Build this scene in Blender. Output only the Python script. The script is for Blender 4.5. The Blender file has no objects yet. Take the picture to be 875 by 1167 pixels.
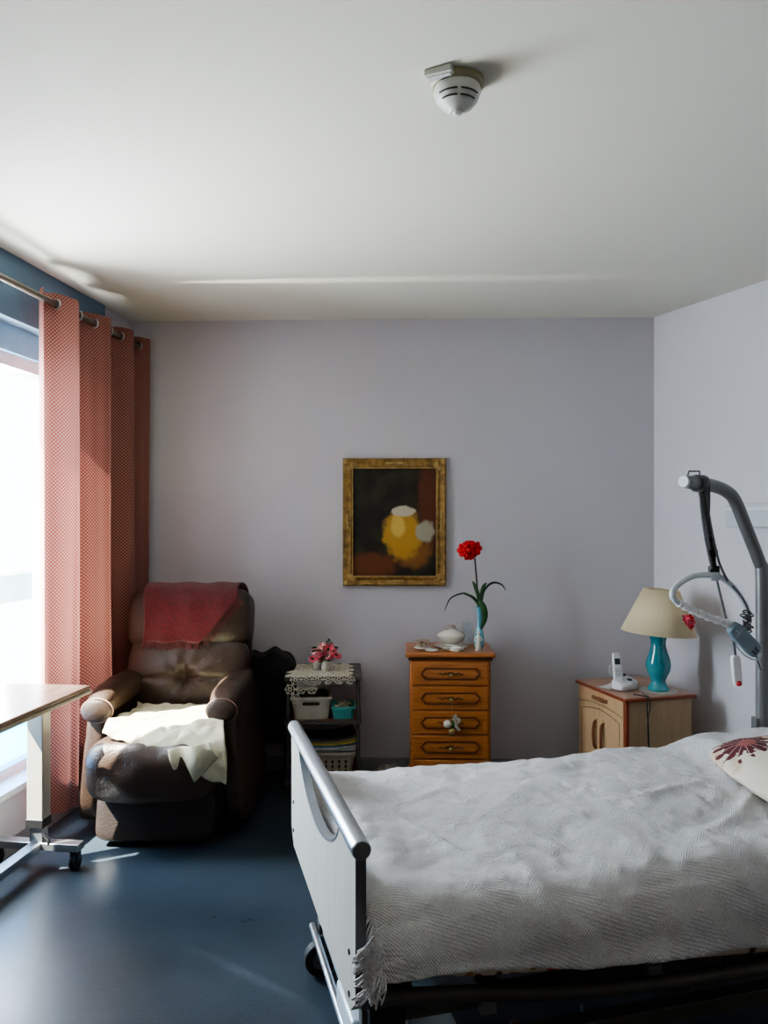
import bpy, bmesh, math, random
from math import sin, cos, pi, radians, sqrt, atan2, exp
from mathutils import Vector, Matrix, noise
random.seed(7)
COL = bpy.context.scene.collection
F, CX, HY, EYE = 876.0, 437.5, 590.0, 1.4

def on(px, py, h):            # photo point lying on the height h -> room point
    y = (EYE-h)*F/(py-HY)
    return Vector(((px-CX)/F*y, y, h))
def at(px, py, y):            # photo point at depth y -> room point
    return Vector(((px-CX)/F*y, y, EYE-(py-HY)*y/F))

# ------------------------------------------------------------------ materials
def mat(name, col, rough=0.5, metal=0.0, var=0.0, vscale=8.0, bump=0.0, bscale=60.0, sheen=0.0,
        spec=0.5, trans=0.0, emis=None, estr=0.0, coat=0.0, stretch=None, col2=None, translucent=0.0):
    m = bpy.data.materials.new(name); m.use_nodes = True
    nt = m.node_tree; N = nt.nodes; L = nt.links
    b = N['Principled BSDF']
    b.inputs['Base Color'].default_value = (*col, 1)
    b.inputs['Roughness'].default_value = rough
    b.inputs['Metallic'].default_value = metal
    b.inputs['Specular IOR Level'].default_value = spec
    b.inputs['Transmission Weight'].default_value = trans
    b.inputs['Coat Weight'].default_value = coat
    b.inputs['Sheen Weight'].default_value = sheen
    if emis:
        b.inputs['Emission Color'].default_value = (*emis, 1); b.inputs['Emission Strength'].default_value = estr
    tc = N.new('ShaderNodeTexCoord')
    src = tc.outputs['Object']
    if stretch:
        mp = N.new('ShaderNodeMapping'); mp.inputs['Scale'].default_value = stretch
        L.new(src, mp.inputs['Vector']); src = mp.outputs['Vector']
    nz = N.new('ShaderNodeTexNoise'); nz.inputs['Scale'].default_value = vscale; nz.inputs['Detail'].default_value = 5
    L.new(src, nz.inputs['Vector'])
    cr = N.new('ShaderNodeMix'); cr.data_type = 'RGBA'
    c2 = col2 if col2 else tuple(max(0, c*(1-var)) for c in col)
    c1 = col if col2 else tuple(min(1, c*(1+var)) for c in col)
    cr.inputs['A'].default_value = (*c1, 1); cr.inputs['B'].default_value = (*c2, 1)
    rp = N.new('ShaderNodeMapRange'); rp.inputs['From Min'].default_value = .3; rp.inputs['From Max'].default_value = .7
    L.new(nz.outputs['Fac'], rp.inputs['Value']); L.new(rp.outputs['Result'], cr.inputs['Factor'])
    L.new(cr.outputs['Result'], b.inputs['Base Color'])
    if bump:
        n2 = N.new('ShaderNodeTexNoise'); n2.inputs['Scale'].default_value = bscale; n2.inputs['Detail'].default_value = 4
        L.new(src, n2.inputs['Vector'])
        bp = N.new('ShaderNodeBump'); bp.inputs['Strength'].default_value = bump; bp.inputs['Distance'].default_value = .01
        L.new(n2.outputs['Fac'], bp.inputs['Height']); L.new(bp.outputs['Normal'], b.inputs['Normal'])
    if translucent:
        t = N.new('ShaderNodeBsdfTranslucent'); ms = N.new('ShaderNodeMixShader'); ms.inputs['Fac'].default_value = translucent
        L.new(cr.outputs['Result'], t.inputs['Color'])
        L.new(b.outputs[0], ms.inputs[1]); L.new(t.outputs[0], ms.inputs[2])
        L.new(ms.outputs[0], N['Material Output'].inputs['Surface'])
    return m

class NB:   # tiny node builder for math on values
    def __init__(s, m): s.m = m; s.N = m.node_tree.nodes; s.L = m.node_tree.links
    def math(s, op, a, b=None, c=None, clamp=False):
        n = s.N.new('ShaderNodeMath'); n.operation = op; n.use_clamp = clamp
        for i, v in enumerate((a, b, c)):
            if v is None: continue
            if isinstance(v, (int, float)): n.inputs[i].default_value = v
            else: s.L.new(v, n.inputs[i])
        return n.outputs[0]
    def mix(s, f, a, b):
        n = s.N.new('ShaderNodeMix'); n.data_type = 'RGBA'
        for k, v in (('Factor', f), ('A', a), ('B', b)):
            if isinstance(v, tuple): n.inputs[k].default_value = (*v, 1)
            elif isinstance(v, (int, float)): n.inputs[k].default_value = v
            else: s.L.new(v, n.inputs[k])
        return n.outputs['Result']
    def sep(s, coord='Object'):
        t = s.N.new('ShaderNodeTexCoord'); x = s.N.new('ShaderNodeSeparateXYZ'); s.L.new(t.outputs[coord], x.inputs[0])
        return x.outputs[0], x.outputs[1], x.outputs[2]
    def noise(s, scale, detail=4, coord='Object'):
        t = s.N.new('ShaderNodeTexCoord'); n = s.N.new('ShaderNodeTexNoise'); n.inputs['Scale'].default_value = scale
        n.inputs['Detail'].default_value = detail; s.L.new(t.outputs[coord], n.inputs['Vector']); return n.outputs['Fac']
    def smooth(s, v, a, b):
        n = s.N.new('ShaderNodeMapRange'); n.interpolation_type = 'SMOOTHSTEP'
        n.inputs['From Min'].default_value = a; n.inputs['From Max'].default_value = b
        s.L.new(v, n.inputs['Value']); return n.outputs['Result']
    def bump(s, h, strength, dist=.01):
        n = s.N.new('ShaderNodeBump'); n.inputs['Strength'].default_value = strength; n.inputs['Distance'].default_value = dist
        s.L.new(h, n.inputs['Height']); return n.outputs['Normal']

M = {}
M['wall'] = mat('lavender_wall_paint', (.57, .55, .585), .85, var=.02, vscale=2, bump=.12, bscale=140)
M['wall_tan'] = mat('tan_bounce_wall', (.20, .145, .10), .8, var=.05, vscale=2)  # tan invented for the unseen wall, to warm and dim its bounce
M['wall_right'] = mat('lit_wall_paint', (.67, .655, .69), .8, var=.02, vscale=2, bump=.1, bscale=140)  # lighter copy of the wall paint, carrying this wall's reflected light
M['ceiling'] = mat('ceiling_paint', (.68, .665, .585), .75, var=.02, vscale=1.5, bump=.05, bscale=90)
M['lintel'] = mat('slate_blue', (.10, .17, .25), .6, var=.15, vscale=4)  # dark slate blue, set apart from the wall colour
M['pvc'] = mat('window_pvc', (.55, .60, .63), .4, var=.05)
M['shutter'] = mat('shutter_box', (.16, .38, .55), .5, var=.1)
M['base'] = mat('skirting_grey', (.30, .31, .33), .5, var=.05)
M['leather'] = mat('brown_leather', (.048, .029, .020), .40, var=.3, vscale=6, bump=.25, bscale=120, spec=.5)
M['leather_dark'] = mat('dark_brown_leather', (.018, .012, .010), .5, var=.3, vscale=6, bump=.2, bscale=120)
M['piping'] = mat('leather_piping', (.30, .17, .13), .5, var=.2)
M['red_wool'] = mat('dark_red_wool', (.12, .005, .010), .95, var=.4, vscale=60, bump=.8, bscale=260, sheen=.3)
M['cream_wool'] = mat('cream_blanket', (.60, .56, .40), .95, var=.1, vscale=30, bump=.5, bscale=250)
M['black_cloth'] = mat('black_cloth', (.008, .007, .008), .9, var=.5, vscale=10, bump=.5, bscale=70)
M['black'] = mat('black_plastic', (.012, .012, .013), .4, var=.2)
M['rubber'] = mat('caster_rubber', (.015, .015, .017), .6, var=.2)
M['chrome'] = mat('brushed_steel', (.50, .52, .54), .28, .9, var=.08, vscale=20)
M['alu'] = mat('aluminium_tube', (.50, .53, .57), .32, .75, var=.05, vscale=30)
M['darksteel'] = mat('dark_lacquered_steel', (.09, .085, .075), .45, .3, var=.15)
M['bluesteel'] = mat('grey_blue_steel', (.36, .44, .50), .4, .2, var=.1)
M['housing'] = mat('lightened_blue_steel', (.62, .72, .80), .35, .1, var=.08)  # grey-blue steel lightened to stand in for missing light under the bed
M['pole'] = mat('grey_lacquered_tube', (.17, .17, .17), .4, .3, var=.08)
M['beige_metal'] = mat('beige_lacquered_metal', (.40, .38, .32), .4, .2, var=.06)
M['floral_sheet'] = mat('floral', (.55, .42, .36), .9, var=.1)
M['white_plastic'] = mat('white_plastic', (.72, .72, .74), .35, var=.02)
M['grey_plastic'] = mat('light_grey_plastic', (.55, .58, .62), .4, var=.04)
M['remote'] = mat('blue_grey_plastic', (.19, .26, .31), .4, var=.06)
M['remote_dark'] = mat('dark_print', (.03, .04, .05), .5, var=.1)
M['red_plastic'] = mat('red_plastic', (.5, .02, .02), .35, var=.1)
M['gold'] = mat('antique_gilding', (.30, .18, .055), .42, .45, var=.45, vscale=28, bump=.8, bscale=90)
M['gold2'] = mat('light_gilding', (.42, .28, .10), .4, .45, var=.35, vscale=40, bump=.6, bscale=120)
M['brass'] = mat('aged_brass', (.42, .30, .12), .35, .8, var=.3, vscale=50)
M['brass_dark'] = mat('dark_brass', (.13, .07, .025), .5, .5, var=.4, vscale=90, bump=.8, bscale=200)
M['cherry'] = mat('cherry_wood', (.40, .135, .036), .35, var=.3, vscale=3, stretch=(2, 2, 25), coat=.25)
M['cherry_face'] = mat('cherry_face', (.50, .185, .045), .32, col2=(.33, .105, .024), vscale=3, stretch=(2, 2, 22), coat=.3)
M['cherry_dark'] = mat('cherry_moulding', (.11, .03, .008), .4, var=.3, vscale=6)
M['beech'] = mat('beech_veneer', (.62, .42, .235), .45, col2=(.54, .35, .19), vscale=3, stretch=(14, 14, 1.2))
M['beech_side'] = mat('beech_side', (.50, .35, .20), .5, col2=(.44, .30, .165), vscale=3, stretch=(14, 14, 1.2))
M['redwood'] = mat('red_brown_edge', (.26, .055, .02), .4, var=.2, vscale=10)
M['table_top_wood'] = mat('bedside_top', (.44, .27, .20), .4, var=.1, vscale=6)
M['handle_wood'] = mat('handle_wood', (.22, .09, .035), .4, var=.25, vscale=20)
M['groove'] = mat('dark_groove', (.05, .02, .01), .7, var=.1)
M['overbed_top'] = mat('overbed_laminate', (.30, .19, .13), .22, var=.2, vscale=4, stretch=(6, 1, 1))
M['overbed_edge'] = mat('overbed_edge', (.42, .33, .22), .45, var=.1)
M['lampshade'] = mat('cream_lampshade', (.86, .74, .50), .85, var=.04, vscale=80, bump=.3, bscale=300, translucent=.25)
M['teal_glass'] = mat('teal_glaze', (.02, .20, .25), .16, col2=(.05, .33, .37), vscale=18, coat=.6)
M['lace'] = mat('ecru_lace', (.58, .53, .42), .9, var=.1, vscale=60)
M['doily'] = mat('white_doily', (.62, .60, .54), .9, var=.12, vscale=90, bump=.9, bscale=300)
M['cream_plastic'] = mat('cream_plastic', (.56, .52, .43), .5, var=.06, vscale=30, bump=.5, bscale=260)
M['teal_plastic'] = mat('turquoise_plastic', (.07, .38, .36), .4, var=.1)
M['beige_plastic'] = mat('beige_plastic', (.42, .36, .27), .5, var=.08)
M['porcelain'] = mat('cream_porcelain', (.66, .64, .55), .2, var=.05, coat=.4)
M['porcelain_brown'] = mat('brown_gilt_porcelain', (.22, .11, .06), .35, col2=(.55, .5, .42), vscale=60)
M['glass_blue'] = mat('blue_vase_glass', (.16, .42, .52), .12, var=.15, vscale=15, coat=.5)
M['photo'] = mat('photo_print', (.34, .42, .50), .3, col2=(.6, .62, .64), vscale=30)
M['silver'] = mat('silver_frame', (.55, .54, .53), .4, .3, var=.15)
M['petal_red'] = mat('scarlet_petal', (.85, .02, .025), .6, var=.35, vscale=40, translucent=.2)
M['petal_pink'] = mat('pink_petal', (.75, .13, .19), .7, var=.3, vscale=60)
M['petal_pale'] = mat('pale_pink_petal', (.78, .34, .34), .7, var=.3, vscale=60)
M['leaf'] = mat('leaf_green', (.022, .085, .025), .45, var=.35, vscale=30)
M['leaf_dark'] = mat('dark_leaf', (.015, .03, .02), .6, var=.35, vscale=30)
M['stem'] = mat('brown_green_stem', (.06, .05, .03), .6, var=.3, vscale=30)
M['ribbon'] = mat('cream_ribbon', (.50, .47, .38), .6, var=.1)
M['paper'] = mat('paper', (.62, .61, .58), .8, var=.03)
M['tag'] = mat('tag_white', (.55, .55, .53), .6, var=.1, vscale=60)
M['detector'] = mat('ivory_plastic', (.60, .60, .55), .45, var=.03)
M['detector_ring'] = mat('yellowed_plastic', (.36, .33, .20), .5, var=.1)
M['rod'] = mat('bronze_grey_rod', (.22, .19, .16), .35, .8, var=.1)
M['strap'] = mat('grey_webbing', (.11, .11, .12), .7, var=.3, vscale=80)
M['clearbag'] = mat('milky_film', (.45, .42, .38), .4, var=.2, vscale=25, translucent=.4)
M['balcony'] = mat('balcony_rail', (.38, .52, .52), .5, var=.1)
M['render_white'] = mat('white_render', (.85, .85, .85), .8, var=.03)

def floor_material():
    m = mat('blue_linoleum', (.04, .06, .085), .33); b = NB(m); P = b.N['Principled BSDF']
    n1 = b.noise(1.7, 5); n2 = b.noise(90, 3)
    f = b.math('ADD', b.math('MULTIPLY', n1, .7), b.math('MULTIPLY', n2, .35))
    b.L.new(b.mix(b.smooth(f, .3, .8), (.020, .030, .041), (.050, .068, .086)), P.inputs['Base Color'])
    r = b.math('MULTIPLY_ADD', n1, .22, .20); b.L.new(r, P.inputs['Roughness'])
    b.L.new(b.bump(b.noise(25, 3), .06), P.inputs['Normal'])
    return m
M['floor'] = floor_material()

def curtain_material():
    m = mat('red_lattice_curtain', (.5, .1, .1), .85); b = NB(m); P = b.N['Principled BSDF']
    u, v, _ = b.sep('UV')
    k = 2*pi/.0165
    a = b.math('SINE', b.math('MULTIPLY', b.math('ADD', u, v), k))
    c = b.math('SINE', b.math('MULTIPLY', b.math('SUBTRACT', u, v), k))
    lat = b.math('MAXIMUM', a, c)
    f = b.smooth(lat, .35, .8)
    col = b.mix(f, (.33, .20, .155), (.19, .022, .024))
    b.L.new(col, P.inputs['Base Color'])
    t = b.N.new('ShaderNodeBsdfTranslucent'); ms = b.N.new('ShaderNodeMixShader'); ms.inputs['Fac'].default_value = .13
    b.L.new(col, t.inputs['Color']); b.L.new(P.outputs[0], ms.inputs[1]); b.L.new(t.outputs[0], ms.inputs[2])
    b.L.new(ms.outputs[0], b.N['Material Output'].inputs['Surface'])
    return m
M['curtain'] = curtain_material()

def spread_material():
    m = mat('crochet_spread', (.62, .61, .63), .95); b = NB(m); P = b.N['Principled BSDF']
    u, v, _ = b.sep('UV')
    # waffle stitches, in bands of large lozenges
    du = b.math('ABSOLUTE', b.math('SUBTRACT', b.math('FRACT', b.math('MULTIPLY', u, 2.6)), .5))
    dv = b.math('ABSOLUTE', b.math('SUBTRACT', b.math('FRACT', b.math('MULTIPLY', v, 2.6)), .5))
    loz = b.math('ADD', du, dv)
    ring = b.math('SINE', b.math('MULTIPLY', loz, 13))
    zone = b.smooth(ring, -.3, .3)
    s1 = b.math('MULTIPLY', b.math('SINE', b.math('MULTIPLY', u, 900)), b.math('SINE', b.math('MULTIPLY', v, 700)))
    s2 = b.math('MULTIPLY', b.math('SINE', b.math('MULTIPLY', b.math('ADD', u, v), 620)), b.math('SINE', b.math('MULTIPLY', u, 400)))
    h = b.math('ADD', b.math('MULTIPLY', s1, zone), b.math('MULTIPLY', s2, b.math('SUBTRACT', 1.0, zone)))
    h = b.math('ADD', h, b.math('MULTIPLY', zone, .35))
    h = b.math('ADD', h, b.math('MULTIPLY', b.noise(180, 4), 3.0))
    h2 = b.math('ADD', h, b.math('MULTIPLY', b.noise(34, 5), 7.0))
    b.L.new(b.bump(h2, .55, .0055), P.inputs['Normal'])
    col = b.mix(b.smooth(h, .2, 3.0), (.50, .49, .495), (.74, .725, .73))
    b.L.new(col, P.inputs['Base Color'])
    P.inputs['Sheen Weight'].default_value = .2
    return m
M['spread'] = spread_material()

def floral_material(name, base, flowers, scale, thr=.36):
    m = mat(name, base, .9); b = NB(m); P = b.N['Principled BSDF']
    t = b.N.new('ShaderNodeTexCoord'); col = base
    last = None
    for i, c in enumerate(flowers):
        mp = b.N.new('ShaderNodeMapping'); mp.inputs['Location'].default_value = (i*3.3, i*1.7, i*.9)
        b.L.new(t.outputs['Object'], mp.inputs['Vector'])
        vo = b.N.new('ShaderNodeTexVoronoi'); vo.inputs['Scale'].default_value = scale*(1+.3*i); b.L.new(mp.outputs[0], vo.inputs['Vector'])
        d = b.math('ADD', vo.outputs['Distance'], b.math('MULTIPLY', b.noise(scale*5, 3), .35))
        f = b.smooth(d, thr+.06, thr-.02) if False else b.math('SUBTRACT', 1.0, b.smooth(d, thr, thr+.06))
        last = b.mix(f, last if last else base, c)
    b.L.new(last, P.inputs['Base Color'])
    return m
M['floral_sheet'] = floral_material('floral_sheet_print', (.52, .42, .34), [(.30, .04, .03), (.32, .17, .06), (.10, .04, .03)], 16, .42)

def cushion_material():
    m = mat('floral_cushion_print', (.7, .62, .5), .9); b = NB(m); P = b.N['Principled BSDF']
    x, y, _ = b.sep('Object')
    def flower(cx, cy, r, n, base, col, thr=.06):
        dx = b.math('SUBTRACT', x, cx); dy = b.math('SUBTRACT', y, cy)
        ang = b.math('ARCTAN2', dy, dx)
        rad = b.math('SQRT', b.math('ADD', b.math('MULTIPLY', dx, dx), b.math('MULTIPLY', dy, dy)))
        lim = b.math('MULTIPLY_ADD', b.math('ABSOLUTE', b.math('SINE', b.math('MULTIPLY', ang, n/2))), r*.35, r*.68)
        lim = b.math('ADD', lim, b.math('MULTIPLY', b.math('SUBTRACT', b.noise(55), .5), r*1.3))
        f = b.math('LESS_THAN', rad, lim)
        petal = b.math('GREATER_THAN', b.math('SINE', b.math('MULTIPLY', ang, n)), .93)
        f = b.math('MULTIPLY', f, b.math('SUBTRACT', 1.0, b.math('MULTIPLY', petal, .5)))
        return b.mix(f, base, col)
    c = b.mix(b.smooth(b.noise(7), .48, .56), (.68, .62, .52), (.56, .44, .32))
    c = flower(.10, -.03, .09, 9, c, (.42, .25, .17))
    c = flower(-.04, -.14, .06, 8, c, (.48, .33, .20))
    c = flower(.02, .16, .07, 8, c, (.22, .07, .06))
    c = flower(-.105, .10, .085, 15, c, (.10, .018, .025))
    c = flower(-.10, .09, .03, 12, c, (.30, .10, .09))
    b.L.new(c, P.inputs['Base Color'])
    return m
M['cushion'] = cushion_material()

def canvas_material():   # a plain generic stand-in: warm ochre and cream patches on a dark ground
    m = mat('dark_canvas', (.02, .015, .01), .45); b = NB(m); P = b.N['Principled BSDF']
    x, _, z = b.sep('Object')
    nz = b.noise(9, 5); n2 = b.noise(22, 4)
    def blob(cx, cz, rx, rz, base, col, w=.35):
        dx = b.math('DIVIDE', b.math('SUBTRACT', x, cx), rx); dz = b.math('DIVIDE', b.math('SUBTRACT', z, cz), rz)
        d = b.math('ADD', b.math('MULTIPLY', dx, dx), b.math('MULTIPLY', dz, dz))
        d = b.math('ADD', d, b.math('MULTIPLY', b.math('SUBTRACT', n2, .5), 1.6))
        return b.mix(b.math('SUBTRACT', 1.0, b.smooth(d, 1-w, 1+w)), base, col)
    c = b.mix(b.smooth(nz, .4, .65), (.010, .006, .004), (.026, .024, .010))
    c = blob(.19, .10, .06, .26, c, (.10, .025, .008), .6)
    c = blob(-.13, -.24, .14, .07, c, (.13, .035, .008), .6)
    c = blob(.10, -.17, .10, .08, c, (.22, .09, .02), .5)
    c = blob(.05, -.07, .11, .13, c, (.46, .25, .035), .4)
    c = blob(.02, -.02, .04, .06, c, (.62, .42, .10), .5)
    c = blob(.17, -.05, .05, .06, c, (.36, .34, .25), .4)
    c = blob(.05, .06, .06, .03, c, (.52, .45, .35), .4)
    b.L.new(c, P.inputs['Base Color'])
    return m
M['canvas'] = canvas_material()

def glass_material(name, tint, fac, refl=.06):
    m = bpy.data.materials.new(name); m.use_nodes = True; nt = m.node_tree; N = nt.nodes; L = nt.links
    N.remove(N['Principled BSDF'])
    tr = N.new('ShaderNodeBsdfTransparent'); tr.inputs[0].default_value = (*tint, 1)
    gl = N.new('ShaderNodeBsdfGlossy'); gl.inputs['Roughness'].default_value = .03
    df = N.new('ShaderNodeBsdfTranslucent'); df.inputs[0].default_value = (*tint, 1)
    m1 = N.new('ShaderNodeMixShader'); m1.inputs[0].default_value = fac; L.new(tr.outputs[0], m1.inputs[1]); L.new(df.outputs[0], m1.inputs[2])
    m2 = N.new('ShaderNodeMixShader'); m2.inputs[0].default_value = refl; L.new(m1.outputs[0], m2.inputs[1]); L.new(gl.outputs[0], m2.inputs[2])
    L.new(m2.outputs[0], N['Material Output'].inputs['Surface'])
    return m
M['pane'] = glass_material('window_glass', (.97, .99, 1), 0.0, .04)
M['pane_blue'] = glass_material('blue_frosted_glass', (.18, .50, .78), .75, .04)

# ------------------------------------------------------------------ geometry helpers
def box(bm, x0, x1, y0, y1, z0, z1, mtx=None):
    vs = [bm.verts.new((x, y, z)) for x in (x0, x1) for y in (y0, y1) for z in (z0, z1)]
    for f in ((0,1,3,2), (4,6,7,5), (0,4,5,1), (2,3,7,6), (0,2,6,4), (1,5,7,3)):
        bm.faces.new([vs[i] for i in f])
    if mtx:
        for v in vs: v.co = mtx @ v.co
    return vs
def tube(bm, pts, r, seg=10, cap=True, radii=None, closed=False, flat=1.0):
    pts = [Vector(p) for p in pts]; n = len(pts); rings = []
    up = Vector((0, 0, 1)); prev = None
    for i, p in enumerate(pts):
        if closed: d = pts[(i+1) % n]-pts[i-1]
        else: d = pts[min(i+1, n-1)]-pts[max(i-1, 0)]
        if d.length < 1e-9: d = Vector((0, 0, 1))
        d.normalize()
        if prev is None:
            a = up if abs(d.z) < .95 else Vector((1, 0, 0))
            s = d.cross(a).normalized()
        else:
            s = prev-d*prev.dot(d)
            s = s.normalized() if s.length > 1e-6 else d.orthogonal().normalized()
        prev = s; t = d.cross(s)
        rr = radii[i] if radii else r
        rings.append([bm.verts.new(p+s*(rr*cos(2*pi*k/seg))+t*(rr*flat*sin(2*pi*k/seg))) for k in range(seg)])
    for i in range(n if closed else n-1):
        A, B = rings[i], rings[(i+1) % n]
        for k in range(seg): bm.faces.new((A[k], A[(k+1) % seg], B[(k+1) % seg], B[k]))
    if cap and not closed:
        bm.faces.new(rings[0]); bm.faces.new(rings[-1])
def smooth_path(pts, n=8, closed=False):
    pts = [Vector(p) for p in pts]; out = []; m = len(pts)
    rng = range(m if closed else m-1)
    for i in rng:
        if closed: p0, p1, p2, p3 = pts[i-1], pts[i], pts[(i+1) % m], pts[(i+2) % m]
        else: p0, p1, p2, p3 = pts[max(i-1, 0)], pts[i], pts[i+1], pts[min(i+2, m-1)]
        for k in range(n):
            t = k/n
            out.append(.5*((2*p1)+(p2-p0)*t+(2*p0-5*p1+4*p2-p3)*t*t+(3*p1-p0-3*p2+p3)*t**3))
    if not closed: out.append(pts[-1])
    return out
def lathe(bm, prof, c=(0, 0, 0), seg=28, mtx=None, sx=1, sy=1):
    c = Vector(c); rings = []
    for r, z in prof:
        rings.append([bm.verts.new(c+Vector((r*sx*cos(2*pi*k/seg), r*sy*sin(2*pi*k/seg), z))) for k in range(seg)])
    for A, B in zip(rings, rings[1:]):
        for k in range(seg): bm.faces.new((A[k], A[(k+1) % seg], B[(k+1) % seg], B[k]))
    if prof[0][0] > 1e-4: bm.faces.new(rings[0])
    if prof[-1][0] > 1e-4: bm.faces.new(rings[-1])
    if mtx:
        for R_ in rings:
            for v in R_: v.co = mtx @ v.co
def prism(bm, poly, axis, a, b):       # extrude 2-D polygon along axis between a and b
    def P(u, v, w): return {'x': (w, u, v), 'y': (u, w, v), 'z': (u, v, w)}[axis]
    A = [bm.verts.new(P(u, v, a)) for u, v in poly]; B = [bm.verts.new(P(u, v, b)) for u, v in poly]
    n = len(poly); bm.faces.new(A); bm.faces.new(B)
    for i in range(n): bm.faces.new((A[i], A[(i+1) % n], B[(i+1) % n], B[i]))
def ringprism(bm, po, pi_, axis, a, b):
    def P(u, v, w): return {'x': (w, u, v), 'y': (u, w, v), 'z': (u, v, w)}[axis]
    n = len(po)
    V = [[bm.verts.new(P(u, v, w)) for u, v in q] for q in (po, pi_) for w in (a, b)]
    Oa, Ob, Ia, Ib = V
    for i in range(n):
        j = (i+1) % n
        bm.faces.new((Oa[i], Oa[j], Ob[j], Ob[i])); bm.faces.new((Ia[i], Ia[j], Ib[j], Ib[i]))
        bm.faces.new((Oa[i], Oa[j], Ia[j], Ia[i])); bm.faces.new((Ob[i], Ob[j], Ib[j], Ib[i]))
def puff(bm, c, h, k=5.0, n=14, fn=None, mtx=None):    # rounded, soft box
    c = Vector(c); made = {}
    def vert(p):
        key = tuple(round(q, 5) for q in p)
        if key not in made:
            m = max(abs(q) for q in p); L = sum(abs(q)**k for q in p)**(1/k)
            q = Vector(p)*(m/L); w = Vector((q.x*h[0], q.y*h[1], q.z*h[2]))
            if fn: w = Vector(fn(w.x, w.y, w.z))
            if mtx: w = mtx @ w
            made[key] = bm.verts.new(c+w)
        return made[key]
    g = [-1+2*i/n for i in range(n+1)]
    for ax in range(3):
        for s in (-1, 1):
            for i in range(n):
                for j in range(n):
                    q = []
                    for a, b_ in ((i, j), (i+1, j), (i+1, j+1), (i, j+1)):
                        p = [0, 0, 0]; p[ax] = s; p[(ax+1) % 3] = g[a]; p[(ax+2) % 3] = g[b_]; q.append(vert(p))
                    bm.faces.new(q)
def sheet(bm, fn, nu, nv, uvfn=None, thick=None):       # open grid surface from fn(i/nu, j/nv)
    V = [[bm.verts.new(fn(i/nu, j/nv)) for j in range(nv+1)] for i in range(nu+1)]
    uvl = bm.loops.layers.uv.verify() if uvfn else None
    for i in range(nu):
        for j in range(nv):
            f = bm.faces.new((V[i][j], V[i+1][j], V[i+1][j+1], V[i][j+1]))
            if uvfn:
                for lp, (a, b_) in zip(f.loops, ((i, j), (i+1, j), (i+1, j+1), (i, j+1))):
                    lp[uvl].uv = uvfn(a/nu, b_/nv)
    return V
def leafblade(bm, pts, w, wf=None, seg=10):             # flat bent leaf along a path
    pts = smooth_path(pts, seg); n = len(pts)-1; rows = []
    for i, p in enumerate(pts):
        d = (pts[min(i+1, n)]-pts[max(i-1, 0)]).normalized()
        s = d.cross(Vector((0, 1, 0.2))); s = s.normalized() if s.length > 1e-5 else Vector((1, 0, 0))
        t = i/n; ww = w*(wf(t) if wf else sin(pi*min(1, .12+t*.88))**.7)
        nrm = s.cross(d)*(.25*ww)
        rows.append([bm.verts.new(p-s*ww), bm.verts.new(p+nrm), bm.verts.new(p+s*ww)])
    for A, B in zip(rows, rows[1:]):
        bm.faces.new((A[0], A[1], B[1], B[0])); bm.faces.new((A[1], A[2], B[2], B[1]))

def obj(name, bm, m, parent=None, smooth=True, bevel=0, subsurf=0, solid=0, loc=None, rotz=0, rot=None, bseg=3, auto=35):
    bmesh.ops.recalc_face_normals(bm, faces=bm.faces[:])
    me = bpy.data.meshes.new(name); bm.to_mesh(me); bm.free()
    me.materials.append(m)
    o = bpy.data.objects.new(name, me); COL.objects.link(o)
    if parent: o.parent = parent
    if loc is not None: o.location = loc
    if rot: o.rotation_euler = rot
    elif rotz: o.rotation_euler = (0, 0, rotz)
    if smooth:
        for p in me.polygons: p.use_smooth = True
        if auto: me.set_sharp_from_angle(angle=radians(auto))
    if solid:
        s = o.modifiers.new('solid', 'SOLIDIFY'); s.thickness = solid; s.offset = 0
    if subsurf:
        s = o.modifiers.new('sub', 'SUBSURF'); s.levels = subsurf; s.render_levels = subsurf
    if bevel:
        s = o.modifiers.new('bev', 'BEVEL'); s.width = bevel; s.segments = bseg; s.limit_method = 'ANGLE'
    return o
def B(): return bmesh.new()
def thing(name, label, cat, loc=(0, 0, 0), rotz=0, group=None):
    o = bpy.data.objects.new(name, None); COL.objects.link(o); o.empty_display_size = .05
    o.location = loc; o.rotation_euler = (0, 0, rotz); o['label'] = label; o['category'] = cat
    if group: o['group'] = group
    return o
def tag(o, label, cat, group=None):
    o['label'] = label; o['category'] = cat
    if group: o['group'] = group
    return o
def struct(name, bm, m, label, cat, **k):
    o = obj(name, bm, m, **k); o['kind'] = 'structure'; o['label'] = label; o['category'] = cat
    return o

# ------------------------------------------------------------------ camera
cam = bpy.data.cameras.new('camera'); camo = bpy.data.objects.new('camera', cam); COL.objects.link(camo)
cam.sensor_fit = 'HORIZONTAL'; cam.sensor_width = 36; cam.lens = 36*F/875; cam.clip_start = .02
cam.shift_y = 6.5/875
camo.location = (0, 0, EYE); camo.rotation_euler = (radians(90), 0, 0)
bpy.context.scene.camera = camo

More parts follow.
